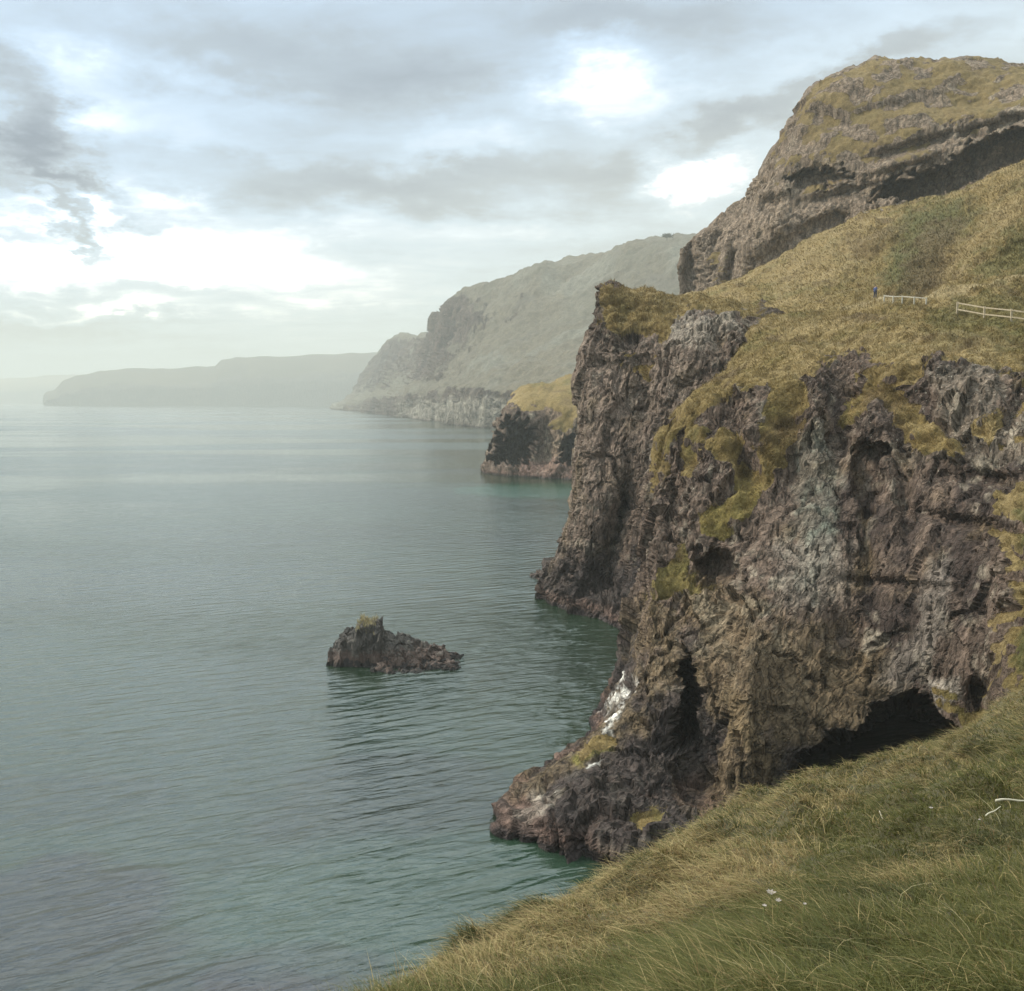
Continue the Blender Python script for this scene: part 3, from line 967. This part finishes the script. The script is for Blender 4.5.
# wind waves: crests run obliquely across the view
wv = n.scale(n.scale(pos, (1, 1, 1), (0, 0, 0), (0, 0, -.42)), (.24, .90, 1))
w1 = n.noise(wv, 1.0, 2, .42, .35)
wv2 = n.scale(n.scale(pos, (1, 1, 1), (5, 3, 0), (0, 0, -.30)), (.6, 1.6, 1))
w2 = n.noise(wv2, 1.3, 4, .55, .4)
w3 = n.noise(n.scale(n.scale(pos, (1, 1, 1), (0, 0, 0), (0, 0, -.5)), (.05, .15, 1)), 1.0, 3, .5, .3)
hgt = n.m('ADD', n.m('ADD', n.m('MULTIPLY', w1, .95), n.m('MULTIPLY', w2, .26)), n.m('MULTIPLY', w3, .8))
hgt = n.m('MULTIPLY', n.m('MULTIPLY', hgt, n.rng(slick, 0, 1, .40, 1.1)), n.rng(sep.outputs[1], 60, 320, 1.0, .38))
bp = n.node('ShaderNodeBump'); bp.inputs['Strength'].default_value = 1.0; bp.inputs['Distance'].default_value = 1.0
n.l.new(hgt, bp.inputs['Height']); n.l.new(bp.outputs[0], b.inputs['Normal'])
rr = np.concatenate([[0], np.geomspace(8, 14000, 60)])
aa = np.linspace(-math.pi, math.pi, 73)
GS = np.stack([np.outer(rr, np.sin(aa)), np.outer(rr, np.cos(aa)), np.zeros((len(rr), len(aa)))], -1)
GS = GS[::-1]
grid_mesh('sea', GS, ms)

# ---------------------------------------------------------------- foreground slope
EDGE = [(250,1120,4.2),(340,1062,5.0),(400,1022,6),(450,982,7.5),(505,948,9),(562,920,11),(620,889,13),(700,841,15),(760,810,17),(850,781,20),(920,757,22.5),(960,744,25),(1010,704,29),(1100,640,33),(1250,600,36)]
BOT = [(-500,1600),(-100,1600),(150,1600),(330,1600),(480,1600),(600,1600),(720,1600),(840,1600),(960,1600),(1100,1600),(1260,1600),(1450,1600),(1700,1600),(2050,1600),(2500,1600)]
cols = []
for (e, bt) in zip(EDGE, BOT):
    pe = np.array(P3(*e))
    dx, dz = pix_dir(*bt)
    db = -1.62 / dz
    pb = np.array((dx * db, db, CAM_H - 1.62))
    L = pe - pb
    mid = [pb + L * t + np.array((0, 0, .5 * math.sin(math.pi * t) * .9)) for t in (.25, .5, .75)]
    back = pb - np.array((L[0] * .25, 6, -.6))
    out = np.array((L[0] * .3, L[1], 0)); out /= np.linalg.norm(out)
    cols.append([back, pb] + mid + [pe, pe + out * 1.0 + np.array((-.3, 0, -1.6)), pe + out * 2.2 + np.array((-.4, 0, -6)), pe + out * 3.5 + np.array((-.8, 0, -27))])
FG = pchip(np.array(cols), [18] * (len(cols) - 1))
FG = pchip(np.swapaxes(FG, 0, 1), [6, 40, 44, 50, 60, 14, 10, 12])
V = FG.reshape(-1, 3)
FPF = [(690,850,60,16,20,.9,2), (880,805,90,10,4,1.1,2), (760,830,26,12,0,1.0,2), (620,880,40,9,22,.5,2), (730,820,30,10,30,-.8,2), (800,800,50,8,10,-.7,2),
       (560,915,40,8,25,-.4,2), (500,945,30,8,25,.3,2), (900,960,120,16,0,.25,2), (840,900,120,14,-8,-.25,2)]
V = push(V, FPF)
px, py, f = project(V)
dist = np.clip(f, 1, 40)
V = V + np.array((0, 0, 1.0)) * (fbm(V * .35, 3) * .30 * sstep(2, 12, dist) + fbm(V * 1.3 + 7, 3) * .10 * sstep(1, 10, dist) + fbm(V * 3.3 + 9, 2) * .03 + (.5 - worley(V * np.array((1.15, 1.15, .8)) + 5)[0]) * .55 * sstep(4, 9, dist))[:, None]
FGS = V.reshape(FG.shape)
mg, n, b = new_mat('turf_soil')
geo = n.node('ShaderNodeNewGeometry')
q1 = n.noise(geo.outputs['Position'], 3.0, 8, .7)
n.put(b.inputs['Base Color'], n.mix(n.rng(q1, .3, .7), (.05, .045, .02), (.13, .11, .05)))
b.inputs['Roughness'].default_value = .95
bp = n.node('ShaderNodeBump'); bp.inputs['Distance'].default_value = .08
n.l.new(n.noise(geo.outputs['Position'], 12, 6, .7), bp.inputs['Height']); n.l.new(bp.outputs[0], b.inputs['Normal'])
fore = grid_mesh('foreground_slope', FGS, mg)

# ---------------------------------------------------------------- grass blades
mb, n, b = new_mat('grass_blade')
tint = n.attr('tint', 'Color')
n.put(b.inputs['Base Color'], tint)
b.inputs['Roughness'].default_value = .6
b.inputs['Specular IOR Level'].default_value = .25
tr = n.node('ShaderNodeBsdfTranslucent')
n.l.new(tint, tr.inputs['Color'])
ms_ = n.node('ShaderNodeMixShader'); ms_.inputs[0].default_value = .25
out = mb.node_tree.nodes['Material Output']
n.l.new(b.outputs[0], ms_.inputs[1]); n.l.new(tr.outputs[0], ms_.inputs[2]); n.l.new(ms_.outputs[0], out.inputs['Surface'])


def blades(name, root, nrm, length, width, lean, col, segs=3, curl=.8):
    """root (N,3) points; each blade a tapering bent ribbon of real size"""
    N = len(root)
    up = nrm * .55 + np.array((0, 0, .45))
    up /= np.linalg.norm(up, axis=1)[:, None]
    th = RNG.uniform(0, 2 * math.pi, N)
    side = np.stack([np.cos(th), np.sin(th), np.zeros(N)], 1)
    pts = []
    for k in range(segs + 1):
        t = k / segs
        c = root + up * (length * t * (1 - .35 * t * curl))[:, None] + lean * (length * (t ** 1.7))[:, None]
        hw = (width * (1 - t) ** .7 * .5)[:, None]
        if k < segs:
            pts += [c - side * hw, c + side * hw]
        else:
            pts.append(c)
    nv = 2 * segs + 1
    V = np.stack(pts, 1).reshape(-1, 3)
    base = (np.arange(N) * nv)[:, None]
    tris = []
    for k in range(segs - 1):
        a = 2 * k
        tris += [[a, a + 1, a + 3], [a, a + 3, a + 2]]
    a = 2 * (segs - 1)
    tris.append([a, a + 1, a + 2])
    F = (base[:, None, :] + np.array(tris)[None]).reshape(-1, 3)
    me = bpy.data.meshes.new(name)
    raw_mesh(me, V, F, True)
    set_attr(me, 'tint', np.repeat(col, nv, axis=0))
    me.materials.append(mb)
    o = bpy.data.objects.new(name, me)
    COL.objects.link(o)
    o['kind'] = 'stuff'
    return o


def sample_grid(G, n, weight=None):
    """random points on a grid surface, more where it shows larger"""
    r, c = G.shape[:2]
    V = G.reshape(-1, 3)
    px, py, f = project(V)
    X_, Y_ = px.reshape(r, c), py.reshape(r, c)
    ax, ay = X_[:-1, 1:] - X_[:-1, :-1], Y_[:-1, 1:] - Y_[:-1, :-1]
    bx, by = X_[1:, :-1] - X_[:-1, :-1], Y_[1:, :-1] - Y_[:-1, :-1]
    ar = np.abs(ax * by - ay * bx)
    F_ = f.reshape(r, c)[:-1, :-1]
    vis = (X_[:-1, :-1] > -60) & (X_[:-1, :-1] < 1090) & (Y_[:-1, :-1] < 1080) & (F_ > .6)
    ar = np.where(vis, ar, 0)
    if weight is not None: ar = ar * weight[:-1, :-1]
    p = ar.ravel() / ar.sum()
    k = RNG.choice(len(p), n, p=p)
    i, j = np.divmod(k, c - 1)
    u, v = RNG.random(n)[:, None], RNG.random(n)[:, None]
    P = (G[i, j] * (1 - u) * (1 - v) + G[i, j + 1] * u * (1 - v) + G[i + 1, j] * (1 - u) * v + G[i + 1, j + 1] * u * v)
    Nn = grid_normals(G)[i, j]
    Nn = np.where(Nn[:, 2:3] < 0, -Nn, Nn)
    return P, Nn, i, j


def fg_tint(P, n):
    px, py, f = project(P)
    nz = fbm(P * .5, 3)
    nz2 = fbm(P * 2.2 + 5, 3)
    dry = np.zeros(n)
    for poly, a in (([(385,991),(500,915),(640,850),(780,785),(800,800),(740,850),(680,900),(520,985)], .75),
                    ([(640,905),(700,860),(800,845),(790,880),(660,925)], .95),
                    ([(760,790),(850,765),(950,735),(1040,650),(1040,720),(880,760),(780,800)], .5),
                    ([(850,770),(960,755),(970,770),(860,790)], .6), ([(860,870),(960,840),(970,870),(880,890)], .6), ([(820,790),(870,775),(860,800),(830,805)], .7)):
        dry = np.maximum(dry, sstep(-16, 16, poly_sd(px, py, poly) + 26 * nz + 14 * nz2) * a)
    dry = np.clip(dry + .25 * sstep(.1, .8, nz2), 0, 1)
    isdry = RNG.random(n) < (.07 + .80 * dry)
    g = lerp(np.tile(np.array((.054, .063, .015)), (n, 1)), np.array((.135, .126, .034)), RNG.random(n))
    g = lerp(g, np.array((.026, .036, .012)), sstep(.1, .7, -nz) * .6)
    d = lerp(np.tile(np.array((.22, .165, .065)), (n, 1)), np.array((.44, .345, .165)), RNG.random(n))
    d = lerp(d, np.array((.20, .13, .06)), (RNG.random(n) < .25) * 1.0)
    return np.where(isdry[:, None], d, g), isdry, f, nz, nz2


nb = 330000
P, Nn, i, j = sample_grid(FGS, nb)
keep = fbm(P * 1.8 + 30, 2) > -.75
P, Nn = P[keep], Nn[keep]
nb = len(P)
col, isdry, f, nz, nz2 = fg_tint(P, nb)
length = (.06 + .12 * RNG.random(nb) ** 1.5 + .10 * np.clip(nz2, -.5, 1)) * (1 + .45 * sstep(6, 20, f)) * np.where(isdry, 1.1, 1.0)
length = np.clip(length, .06, .55)
width = (.0028 + .0022 * RNG.random(nb)) * np.clip(f / 4.5, 1, 4.5)
wind = np.stack([fbm(P * .45 + 3, 2) * .6 - .35, fbm(P * .45 + 63, 2) * .5 - .15, -np.full(nb, .35)], 1)
lean = wind + RNG.normal(size=(nb, 3)) * np.array((.45, .45, .18))
go = blades('grass', P, Nn, length, width, lean, col, 3)
go['label'] = 'long tangled green and straw grass on the near slope'
go['category'] = 'grass'

# a few long pale stems
ns = 260
P, Nn, i, j = sample_grid(FGS, ns, (project(FGS.reshape(-1, 3))[0].reshape(FGS.shape[:2]) > 430) * 1.0)
col, isdry, f, nz, nz2 = fg_tint(P, ns)
col = lerp(np.tile(np.array((.34, .28, .14)), (ns, 1)), np.array((.52, .45, .27)), RNG.random(ns))
lean = np.stack([fbm(P * .3 + 3, 2) - .2, RNG.normal(size=ns) * .5, -np.full(ns, .3)], 1) + RNG.normal(size=(ns, 3)) * np.array((.8, .4, .1))
so = blades('dry_grass_stems', P, Nn, (.16 + .20 * RNG.random(ns)), .0024 * np.clip(f / 4, 1, 4), lean, col, 4)
so['label'] = 'scattered long bleached grass stems across the near slope'
so['category'] = 'grass'

# tussocks on the cliff tops and ledges
for nm, cnt, ln in (('coastal_cliff', 170000, .6), ('middle_headland', 26000, .6)):
    o, G, gr, turf = LANDS[nm]
    P, Nn, i, j = sample_grid(G, cnt, np.clip(gr * 1.6 - .5, 0, 1))
    c = turf.reshape(*gr.shape, 3)[i, j]
    c = c * (.72 + .34 * RNG.random(cnt) + .38 * fbm(P * .8 + 77, 3))[:, None]
    c = np.clip(c, .01, .6)
    c = lerp(c, G_DRY, (RNG.random(cnt) < .22) * .6)
    px, py, f = project(P)
    clump = .5 + .9 * np.clip(fbm(P * .9, 3) + .3, 0, 1)
    lean = np.array((-.25, -.2, -.5)) + RNG.normal(size=(cnt, 3)) * np.array((.35, .35, .2)) + Nn * .3
    t = blades('turf_grass', P - Nn * .05, Nn, ln * (.35 + .5 * RNG.random(cnt)) * clump * np.clip(f / 75, .6, 1.5), .055 * np.clip(f / 75, .5, 2.4), lean, c, 2)
    t['label'] = ('ochre tussock grass over the hillside and ledges of the near cliff' if nm == 'coastal_cliff' else 'pale yellow grass capping the middle headland')
    t['category'] = 'grass'


# ---------------------------------------------------------------- placing on the land
def bvh_of(G):
    r, c = G.shape[:2]
    idx = np.arange(r * c).reshape(r, c)
    F = np.stack([idx[:-1, :-1], idx[:-1, 1:], idx[1:, 1:], idx[1:, :-1]], -1).reshape(-1, 4)
    return BVHTree.FromPolygons([tuple(v) for v in G.reshape(-1, 3).tolist()], F.tolist())


BV_A = bvh_of(LANDS['coastal_cliff'][1])
BV_F = bvh_of(FGS)


def hit(bv, px, py):
    dx, dz = pix_dir(px, py)
    h = bv.ray_cast(Vector((0, 0, CAM_H)), Vector((float(dx), 1.0, float(dz))).normalized())
    return h[0]


def ground(bv, x, y):
    h = bv.ray_cast(Vector((x, y, 200)), Vector((0, 0, -1)))
    return h[0]


# ---------------------------------------------------------------- sea rocks
def stone_material(name, tone=1.0):
    m, n, b = new_mat(name)
    geo = n.node('ShaderNodeNewGeometry')
    pos = geo.outputs['Position']
    s = n.node('ShaderNodeSeparateXYZ'); n.l.new(pos, s.inputs[0])
    r1 = n.noise(pos, 1.3, 8, .7)
    r2 = n.noise(pos, 4.5, 6, .7)
    c = n.ramp(r1, [(.3, (.035 * tone, .034 * tone, .032 * tone)), (.55, (.085 * tone, .075 * tone, .066 * tone)), (.75, (.17 * tone, .15 * tone, .12 * tone))])
    wob = n.m('ADD', s.outputs[2], n.m('MULTIPLY', n.m('SUBTRACT', r1, .5), 5.0))
    red = n.rng(wob, 1.9, 1.0)
    c = n.mix(n.m('MULTIPLY', red, .6), c, (.13, .080, .062))
    c = n.mix(n.rng(wob, .65, .25), c, (.03, .027, .026))
    c = n.mul(c, n.gray(n.rng(r2, .3, .7, .6, 1.45, False)))
    n.put(b.inputs['Base Color'], c)
    b.inputs['Roughness'].default_value = .8
    bp = n.node('ShaderNodeBump'); bp.inputs['Distance'].default_value = .5
    n.l.new(n.m('ADD', r1, n.m('MULTIPLY', r2, .3)), bp.inputs['Height']); n.l.new(bp.outputs[0], b.inputs['Normal'])
    return m, n, b, wob, c


M_STONE, *_ = stone_material('sea_rock_stone')


def rock_from_height(name, hfun, x0, x1, y0, y1, nx, ny, cx, cy):
    xs = np.linspace(x0, x1, nx)
    ys = np.linspace(y0, y1, ny)
    Xg, Yg = np.meshgrid(xs, ys)
    pts = np.stack([Xg.ravel(), Yg.ravel(), np.zeros(Xg.size)], 1)
    wx = pts[:, 0] + fbm(pts * .9, 3) * .5
    wy = pts[:, 1] + fbm(pts * .9 + 20, 3) * .5
    h = hfun(wx, wy)
    f1, f2, cid = worley(np.stack([pts[:, 0] * .9, pts[:, 1] * .9, h * .25], 1))
    land = sstep(-.6, .6, h)
    h = h + land * ((cid - .5) * .7 + fbm(pts * 1.2 + 3, 4) * .55 - .3 * (1 - sstep(0, .12, f2 - f1)))
    Gr = np.stack([pts[:, 0] + fbm(np.stack([pts[:, 0], pts[:, 1], h], 1) * 1.1 + 5, 3) * .35,
                   pts[:, 1] + fbm(np.stack([pts[:, 0], pts[:, 1], h], 1) * 1.1 + 9, 3) * .35, h], 1).reshape(ny, nx, 3)
    o = grid_mesh(name, Gr, M_STONE, None, False, None)
    o.location = (cx, cy, 0)
    return o, Gr


cx, cy, _ = P3(396, 662, None)
S_ = cy / FPX


def hskerry(x, y):
    # x across (metres), y away; the tall block on the left, a wedge falling to the right
    u = x / S_
    def box(ax, bx, soft): return sstep(ax - soft, ax + soft, u) * sstep(bx + soft, bx - soft, u)
    ybox = sstep(-2.6, -1.5, y + .10 * x) * sstep(4.2, 2.4, y)
    left = box(-66, -14, 3) * np.interp(u, [-66, -61, -50, -38, -14], [1.5, 2.7, 3.3, 3.6, 3.7]) * ybox + box(-39, -10, 2) * 1.15 * sstep(-2.2, -1.0, y) * sstep(3, 1.5, y)
    top = np.interp(u, [-22, -10, 8, 25, 45, 66], [3.0, 3.4, 2.8, 2.1, 1.4, .5])
    rgt = box(-22, 64, 3) * top * sstep(-3.6, .6, y + .02 * x) * sstep(4.5, 1.5, y)
    apron = box(-24, 66, 5) * (1.3 - .012 * np.clip(u, 0, 60)) * sstep(-5.0, -3.6, y + .05 * x) * sstep(4, 2, y)
    return np.maximum(np.maximum(left, rgt), apron) * 1.0 - 1.0 + .55 * (ybox > .3)


sk, SKG = rock_from_height('sea_rock', hskerry, -8.5, 8.5, -5.5, 6, 190, 130, cx, cy)
sk['label'] = 'large dark two-lobed rock alone in the open water with grass on its taller block'
sk['category'] = 'sea rock'
sk['group'] = 'rocks standing in the sea'
# tufts on the block
m_ = SKG.reshape(-1, 3)
sel = m_[(m_[:, 0] / S_ > -40) & (m_[:, 0] / S_ < -19) & (m_[:, 2] > 3.2)]
if len(sel):
    k = RNG.integers(0, len(sel), 700)
    P = sel[k] + np.array((cx, cy, 0))
    cc = lerp(np.tile(np.array((.24, .20, .09)), (700, 1)), np.array((.42, .36, .22)), RNG.random(700))
    t = blades('rock_grass', P, np.tile(np.array((0, 0, 1.0)), (700, 1)), .35 + .35 * RNG.random(700), np.full(700, .07), RNG.normal(size=(700, 3)) * .25, cc, 2)
    t['label'] = 'straw coloured tuft on the top of the sea rock'
    t['category'] = 'grass'
    wm = t.matrix_world.copy(); 
cx2, cy2, _ = P3(538, 577, None)
sk2, _ = rock_from_height('sea_rock', lambda x, y: 1.5 * np.exp(-((x - .3) / .9) ** 2 - (y / 1.1) ** 2) + .5 * np.exp(-((x + .7) / .8) ** 2 - (y / .9) ** 2) - .35, -2.6, 2.6, -2.4, 2.4, 60, 50, cx2, cy2)
sk2['label'] = 'tiny low rock just off the foot of the middle headland'
sk2['category'] = 'sea rock'
sk2['group'] = 'rocks standing in the sea'


# ---------------------------------------------------------------- small made things
def simple_mat(name, col, rough=.7, var=.25, sc=6):
    m, n, b = new_mat(name)
    geo = n.node('ShaderNodeTexCoord')
    q = n.noise(geo.outputs['Object'], sc, 4, .6)
    n.put(b.inputs['Base Color'], n.mul(col, n.gray(n.rng(q, .3, .7, 1 - var, 1 + var, False))))
    b.inputs['Roughness'].default_value = rough
    return m


def bar(name, p0, p1, wdt, hgt, mat, parent, bev=.008):
    """a squared timber from p0 to p1 (parent space), one mesh"""
    import bmesh
    p0, p1 = Vector(p0), Vector(p1)
    d = p1 - p0
    L = d.length
    bm = bmesh.new()
    bmesh.ops.create_cube(bm, size=1)
    for v in bm.verts:
        v.co = Vector((v.co.x * wdt, v.co.y * hgt, (v.co.z + .5) * L))
    bmesh.ops.bevel(bm, geom=list(bm.edges), offset=bev, segments=1, affect='EDGES')
    q = d.to_track_quat('Z', 'Y')
    for v in bm.verts:
        v.co = q @ v.co + p0
    me = bpy.data.meshes.new(name)
    bm.to_mesh(me); bm.free()
    me.materials.append(mat)
    o = bpy.data.objects.new(name, me)
    COL.objects.link(o)
    o.parent = parent
    return o


def empty(name, loc, label, cat, group=None):
    o = bpy.data.objects.new(name, None)
    COL.objects.link(o)
    o.location = loc
    o['label'] = label; o['category'] = cat
    if group: o['group'] = group
    return o


M_WOOD = simple_mat('weathered_pale_timber', (.34, .28, .19), .8)
M_WOOD2 = simple_mat('grey_white_timber', (.38, .355, .29), .8)


def fence(pix, ph, mat, label, rails, tk):
    pts = [hit(BV_A, *q) for q in pix]
    pts = [p for p in pts if p is not None]
    base = pts[0].copy()
    r = empty('fence', base, label, 'fence', 'fences beside the cliff path')
    for p in pts:
        l = p - base
        bar('post', l - Vector((0, 0, .4)), l + Vector((0, 0, ph)), tk, tk, mat, r)
    for a, bq in zip(pts[:-1], pts[1:]):
        for hh in rails:
            off = Vector((0, -tk * .5 - .03, hh))
            bar('rail', a - base + off, bq - base + off, .05, tk * .8, mat, r)
    return pts


fence([(957, 313), (984, 318), (1011, 321), (1040, 325), (1068, 329)], 1.15, M_WOOD, 'pale timber post and rail fence running out of frame on the right', (.35, 1.0), .16)
fence([(884, 302), (893, 303), (902, 303), (914, 304), (926, 305)], .85, M_WOOD2, 'short grey white railing just right of the walker', (.75,), .14)

# the walker: one continuous skinned figure
fp = hit(BV_A, 875, 298.5)


def person(loc, face):
    r = empty('person', loc, 'person in a dark blue jacket standing on the hillside path above the cliff', 'person')
    r.rotation_euler = (0, 0, face)
    M = simple_mat('walker_skin', (.42, .27, .20), .6, .05)
    J = {'pelvis': (0, 0, .93), 'belly': (0, 0, 1.08), 'chest': (0, .01, 1.30), 'neck': (0, 0, 1.48), 'head': (0, -.01, 1.60), 'crown': (0, 0, 1.72),
         'hipL': (-.10, 0, .90), 'kneeL': (-.12, -.06, .50), 'ankL': (-.12, .02, .09), 'toeL': (-.13, -.16, .04),
         'hipR': (.10, 0, .90), 'kneeR': (.12, .02, .50), 'ankR': (.13, .12, .09), 'toeR': (.14, -.05, .04),
         'shL': (-.19, .01, 1.40), 'elL': (-.27, .02, 1.12), 'haL': (-.24, -.12, .90), 'shR': (.19, .01, 1.40), 'elR': (.27, .04, 1.12), 'haR': (.25, -.06, .88)}
    Rr = {'pelvis': .15, 'belly': .14, 'chest': .16, 'neck': .06, 'head': .095, 'crown': .07, 'hip': .10, 'knee': .065, 'ank': .045, 'toe': .04, 'sh': .075, 'el': .05, 'ha': .035}
    E_ = [('pelvis', 'belly'), ('belly', 'chest'), ('chest', 'neck'), ('neck', 'head'), ('head', 'crown')]
    for s in 'LR':
        E_ += [('pelvis', 'hip' + s), ('hip' + s, 'knee' + s), ('knee' + s, 'ank' + s), ('ank' + s, 'toe' + s), ('chest', 'sh' + s), ('sh' + s, 'el' + s), ('el' + s, 'ha' + s)]

    def skin(nm, keys, edges, grow, mat):
        me = bpy.data.meshes.new(nm)
        ix = {k: q for q, k in enumerate(keys)}
        me.from_pydata([J[k] for k in keys], [(ix[a], ix[b_]) for a, b_ in edges], [])
        o = bpy.data.objects.new(nm, me)
        COL.objects.link(o)
        o.parent = r
        md = o.modifiers.new('skin', 'SKIN')
        for k in keys:
            rr_ = Rr.get(k, Rr.get(k[:-1], .05)) + grow
            me.skin_vertices[0].data[ix[k]].radius = (rr_, rr_)
        me.skin_vertices[0].data[0].use_root = True
        o.modifiers.new('sub', 'SUBSURF').levels = 2
        o.modifiers['sub'].render_levels = 2
        me.materials.append(mat)
        return o
    keys = list(J)
    skin('body', keys, E_, 0, M)
    blue = simple_mat('walker_jacket', (.035, .060, .16), .8, .2)
    dark = simple_mat('walker_trousers', (.03, .035, .06), .85, .2)
    hair = simple_mat('walker_hair', (.03, .022, .018), .8, .2)
    skin('jacket', ['belly', 'pelvis', 'chest', 'neck', 'shL', 'elL', 'shR', 'elR'],
         [('pelvis', 'belly'), ('belly', 'chest'), ('chest', 'neck'), ('chest', 'shL'), ('shL', 'elL'), ('chest', 'shR'), ('shR', 'elR')], .03, blue)
    skin('trousers', ['pelvis', 'hipL', 'kneeL', 'ankL', 'hipR', 'kneeR', 'ankR'],
         [('pelvis', 'hipL'), ('hipL', 'kneeL'), ('kneeL', 'ankL'), ('pelvis', 'hipR'), ('hipR', 'kneeR'), ('kneeR', 'ankR')], .018, dark)
    J['headb'] = (0, .035, 1.63)
    J['crownb'] = (0, .02, 1.73)
    Rr['headb'] = .10; Rr['crownb'] = .085
    skin('hair', ['headb', 'crownb'], [('headb', 'crownb')], 0, hair)
    return r


person(fp, R(120))

# small tree on the far skyline
tb = P3(667, 239, 1195)
tr_ = empty('tree', tb, 'tiny wind-flattened tree alone on the far cliff skyline', 'tree')
M_BARK = simple_mat('tree_bark', (.10, .08, .06), .9)
M_LEAF = simple_mat('tree_leaves', (.06, .07, .035), .9)
bar('trunk', (0, 0, -2), (0.3, 0, 4.2), .7, .7, M_BARK, tr_, .1)
q = RNG.normal(size=(900, 3)) * np.array((3.4, 2.4, 1.0)) + np.array((.6, 0, 4.4))
s_ = RNG.normal(size=(900, 3, 3)) * .55
VV = (q[:, None, :] + s_).reshape(-1, 3)
me = bpy.data.meshes.new('crown')
raw_mesh(me, VV, np.arange(2700).reshape(-1, 3), False)
me.materials.append(M_LEAF)
o = bpy.data.objects.new('crown', me); COL.objects.link(o); o.parent = tr_

# pale flower heads in the near grass
M_PET = simple_mat('white_petals', (.52, .46, .43), .7, .1)
M_STEM = simple_mat('flower_stem', (.14, .16, .05), .7, .2)


def flower(px, py, size, label):
    import bmesh
    p = hit(BV_F, px, py + 3)
    if p is None: return
    hgt = .16
    r = empty('wildflower', p, label, 'flower', 'white flowers in the near grass')
    bar('stem', (0, 0, -.03), (.01, -.01, hgt), .005, .005, M_STEM, r, .001)
    bm = bmesh.new()
    for k in range(7):
        a = k * 2 * math.pi / 7 + random.random() * .3
        d = Vector((math.cos(a), math.sin(a), .35 + .3 * random.random()))
        t = Vector((-math.sin(a), math.cos(a), 0))
        c = Vector((.01, -.01, hgt))
        vs = [bm.verts.new(c), bm.verts.new(c + d * size * .55 + t * size * .28), bm.verts.new(c + d * size * 1.0), bm.verts.new(c + d * size * .55 - t * size * .28)]
        bm.faces.new(vs)
    bmesh.ops.solidify(bm, geom=list(bm.faces), thickness=.0015)
    me = bpy.data.meshes.new('flower_head')
    bm.to_mesh(me); bm.free()
    me.materials.append(M_PET)
    o = bpy.data.objects.new('flower_head', me); COL.objects.link(o); o.parent = r


flower(768, 917, .030, 'largest white flower in the grass at the bottom of the slope')
flower(775, 926, .018, 'small white flower just below and right of the largest one')
flower(761, 931, .014, 'small white flower below and left of the largest one')
flower(801, 931, .010, 'faint tiny white flower farthest right beside the bottom cluster')
flower(928, 824, .018, 'pale bloom in the dark hollow high on the right of the slope')
flower(976, 837, .011, 'single tiny white flower near the right edge of the slope')

# bleached sticks lying in the grass
M_TWIG = simple_mat('bleached_stick', (.55, .50, .38), .8)


def twig(a, b_, th, label):
    p, q_ = hit(BV_F, *a), hit(BV_F, *b_)
    if p is None or q_ is None: return
    q_ = p + (q_ - p).normalized() * min((q_ - p).length, 1.0)
    q_.z = p.z + max(-.08, min(.08, q_.z - p.z))
    r = empty('stick', p, label, 'stick', 'sticks lying in the grass')
    off = Vector((0, 0, .10))
    L = q_ - p
    import bmesh
    bm = bmesh.new()
    ring = []
    for k in range(7):
        t = k / 6
        c = L * t + off + Vector((0, .012 * L.length * math.sin(t * 9), .012 * L.length * math.sin(t * 7)))
        rr_ = th * (1 - .55 * t)
        ring.append([bm.verts.new(c + Vector((0, math.cos(w_) * rr_, math.sin(w_) * rr_))) for w_ in [i_ * math.pi / 3 for i_ in range(6)]])
    for a_, b2 in zip(ring[:-1], ring[1:]):
        for i_ in range(6):
            bm.faces.new((a_[i_], a_[(i_ + 1) % 6], b2[(i_ + 1) % 6], b2[i_]))
    bm.faces.new(ring[0][::-1]); bm.faces.new(ring[-1])
    me = bpy.data.meshes.new('stem')
    bm.to_mesh(me); bm.free()
    me.materials.append(M_TWIG)
    o = bpy.data.objects.new('stem', me); COL.objects.link(o); o.parent = r


twig((995, 812), (1040, 812), .009, 'pale horizontal stick at the right edge of the slope')
twig((879, 822), (890, 829), .008, 'short pale stick tilted down right in the middle hollow')
twig((985, 828), (1000, 819), .006, 'thin stick leaning up towards the pale horizontal one')

# ---------------------------------------------------------------- haze
mh = bpy.data.materials.new('sea_haze')
mh.use_nodes = True
nt = mh.node_tree
nt.nodes.clear()
vo = nt.nodes.new('ShaderNodeVolumePrincipled')
vo.inputs['Color'].default_value = (.77, .80, .765, 1)
vo.inputs['Density'].default_value = HAZE_DENSITY
vo.inputs['Anisotropy'].default_value = 0.0
om = nt.nodes.new('ShaderNodeOutputMaterial')
nt.links.new(vo.outputs[0], om.inputs['Volume'])
me = bpy.data.meshes.new('haze')
X0, X1, Y0, Y1, Z0, Z1 = -14500, 14500, -14500, 14500, -29, 420
vs = [(x, y, z) for x in (X0, X1) for y in (Y0, Y1) for z in (Z0, Z1)]
me.from_pydata(vs, [], [(0, 1, 3, 2), (4, 6, 7, 5), (0, 4, 5, 1), (2, 3, 7, 6), (0, 2, 6, 4), (1, 5, 7, 3)])
me.materials.append(mh)
o = bpy.data.objects.new('haze', me)
COL.objects.link(o)
o['kind'] = 'stuff'
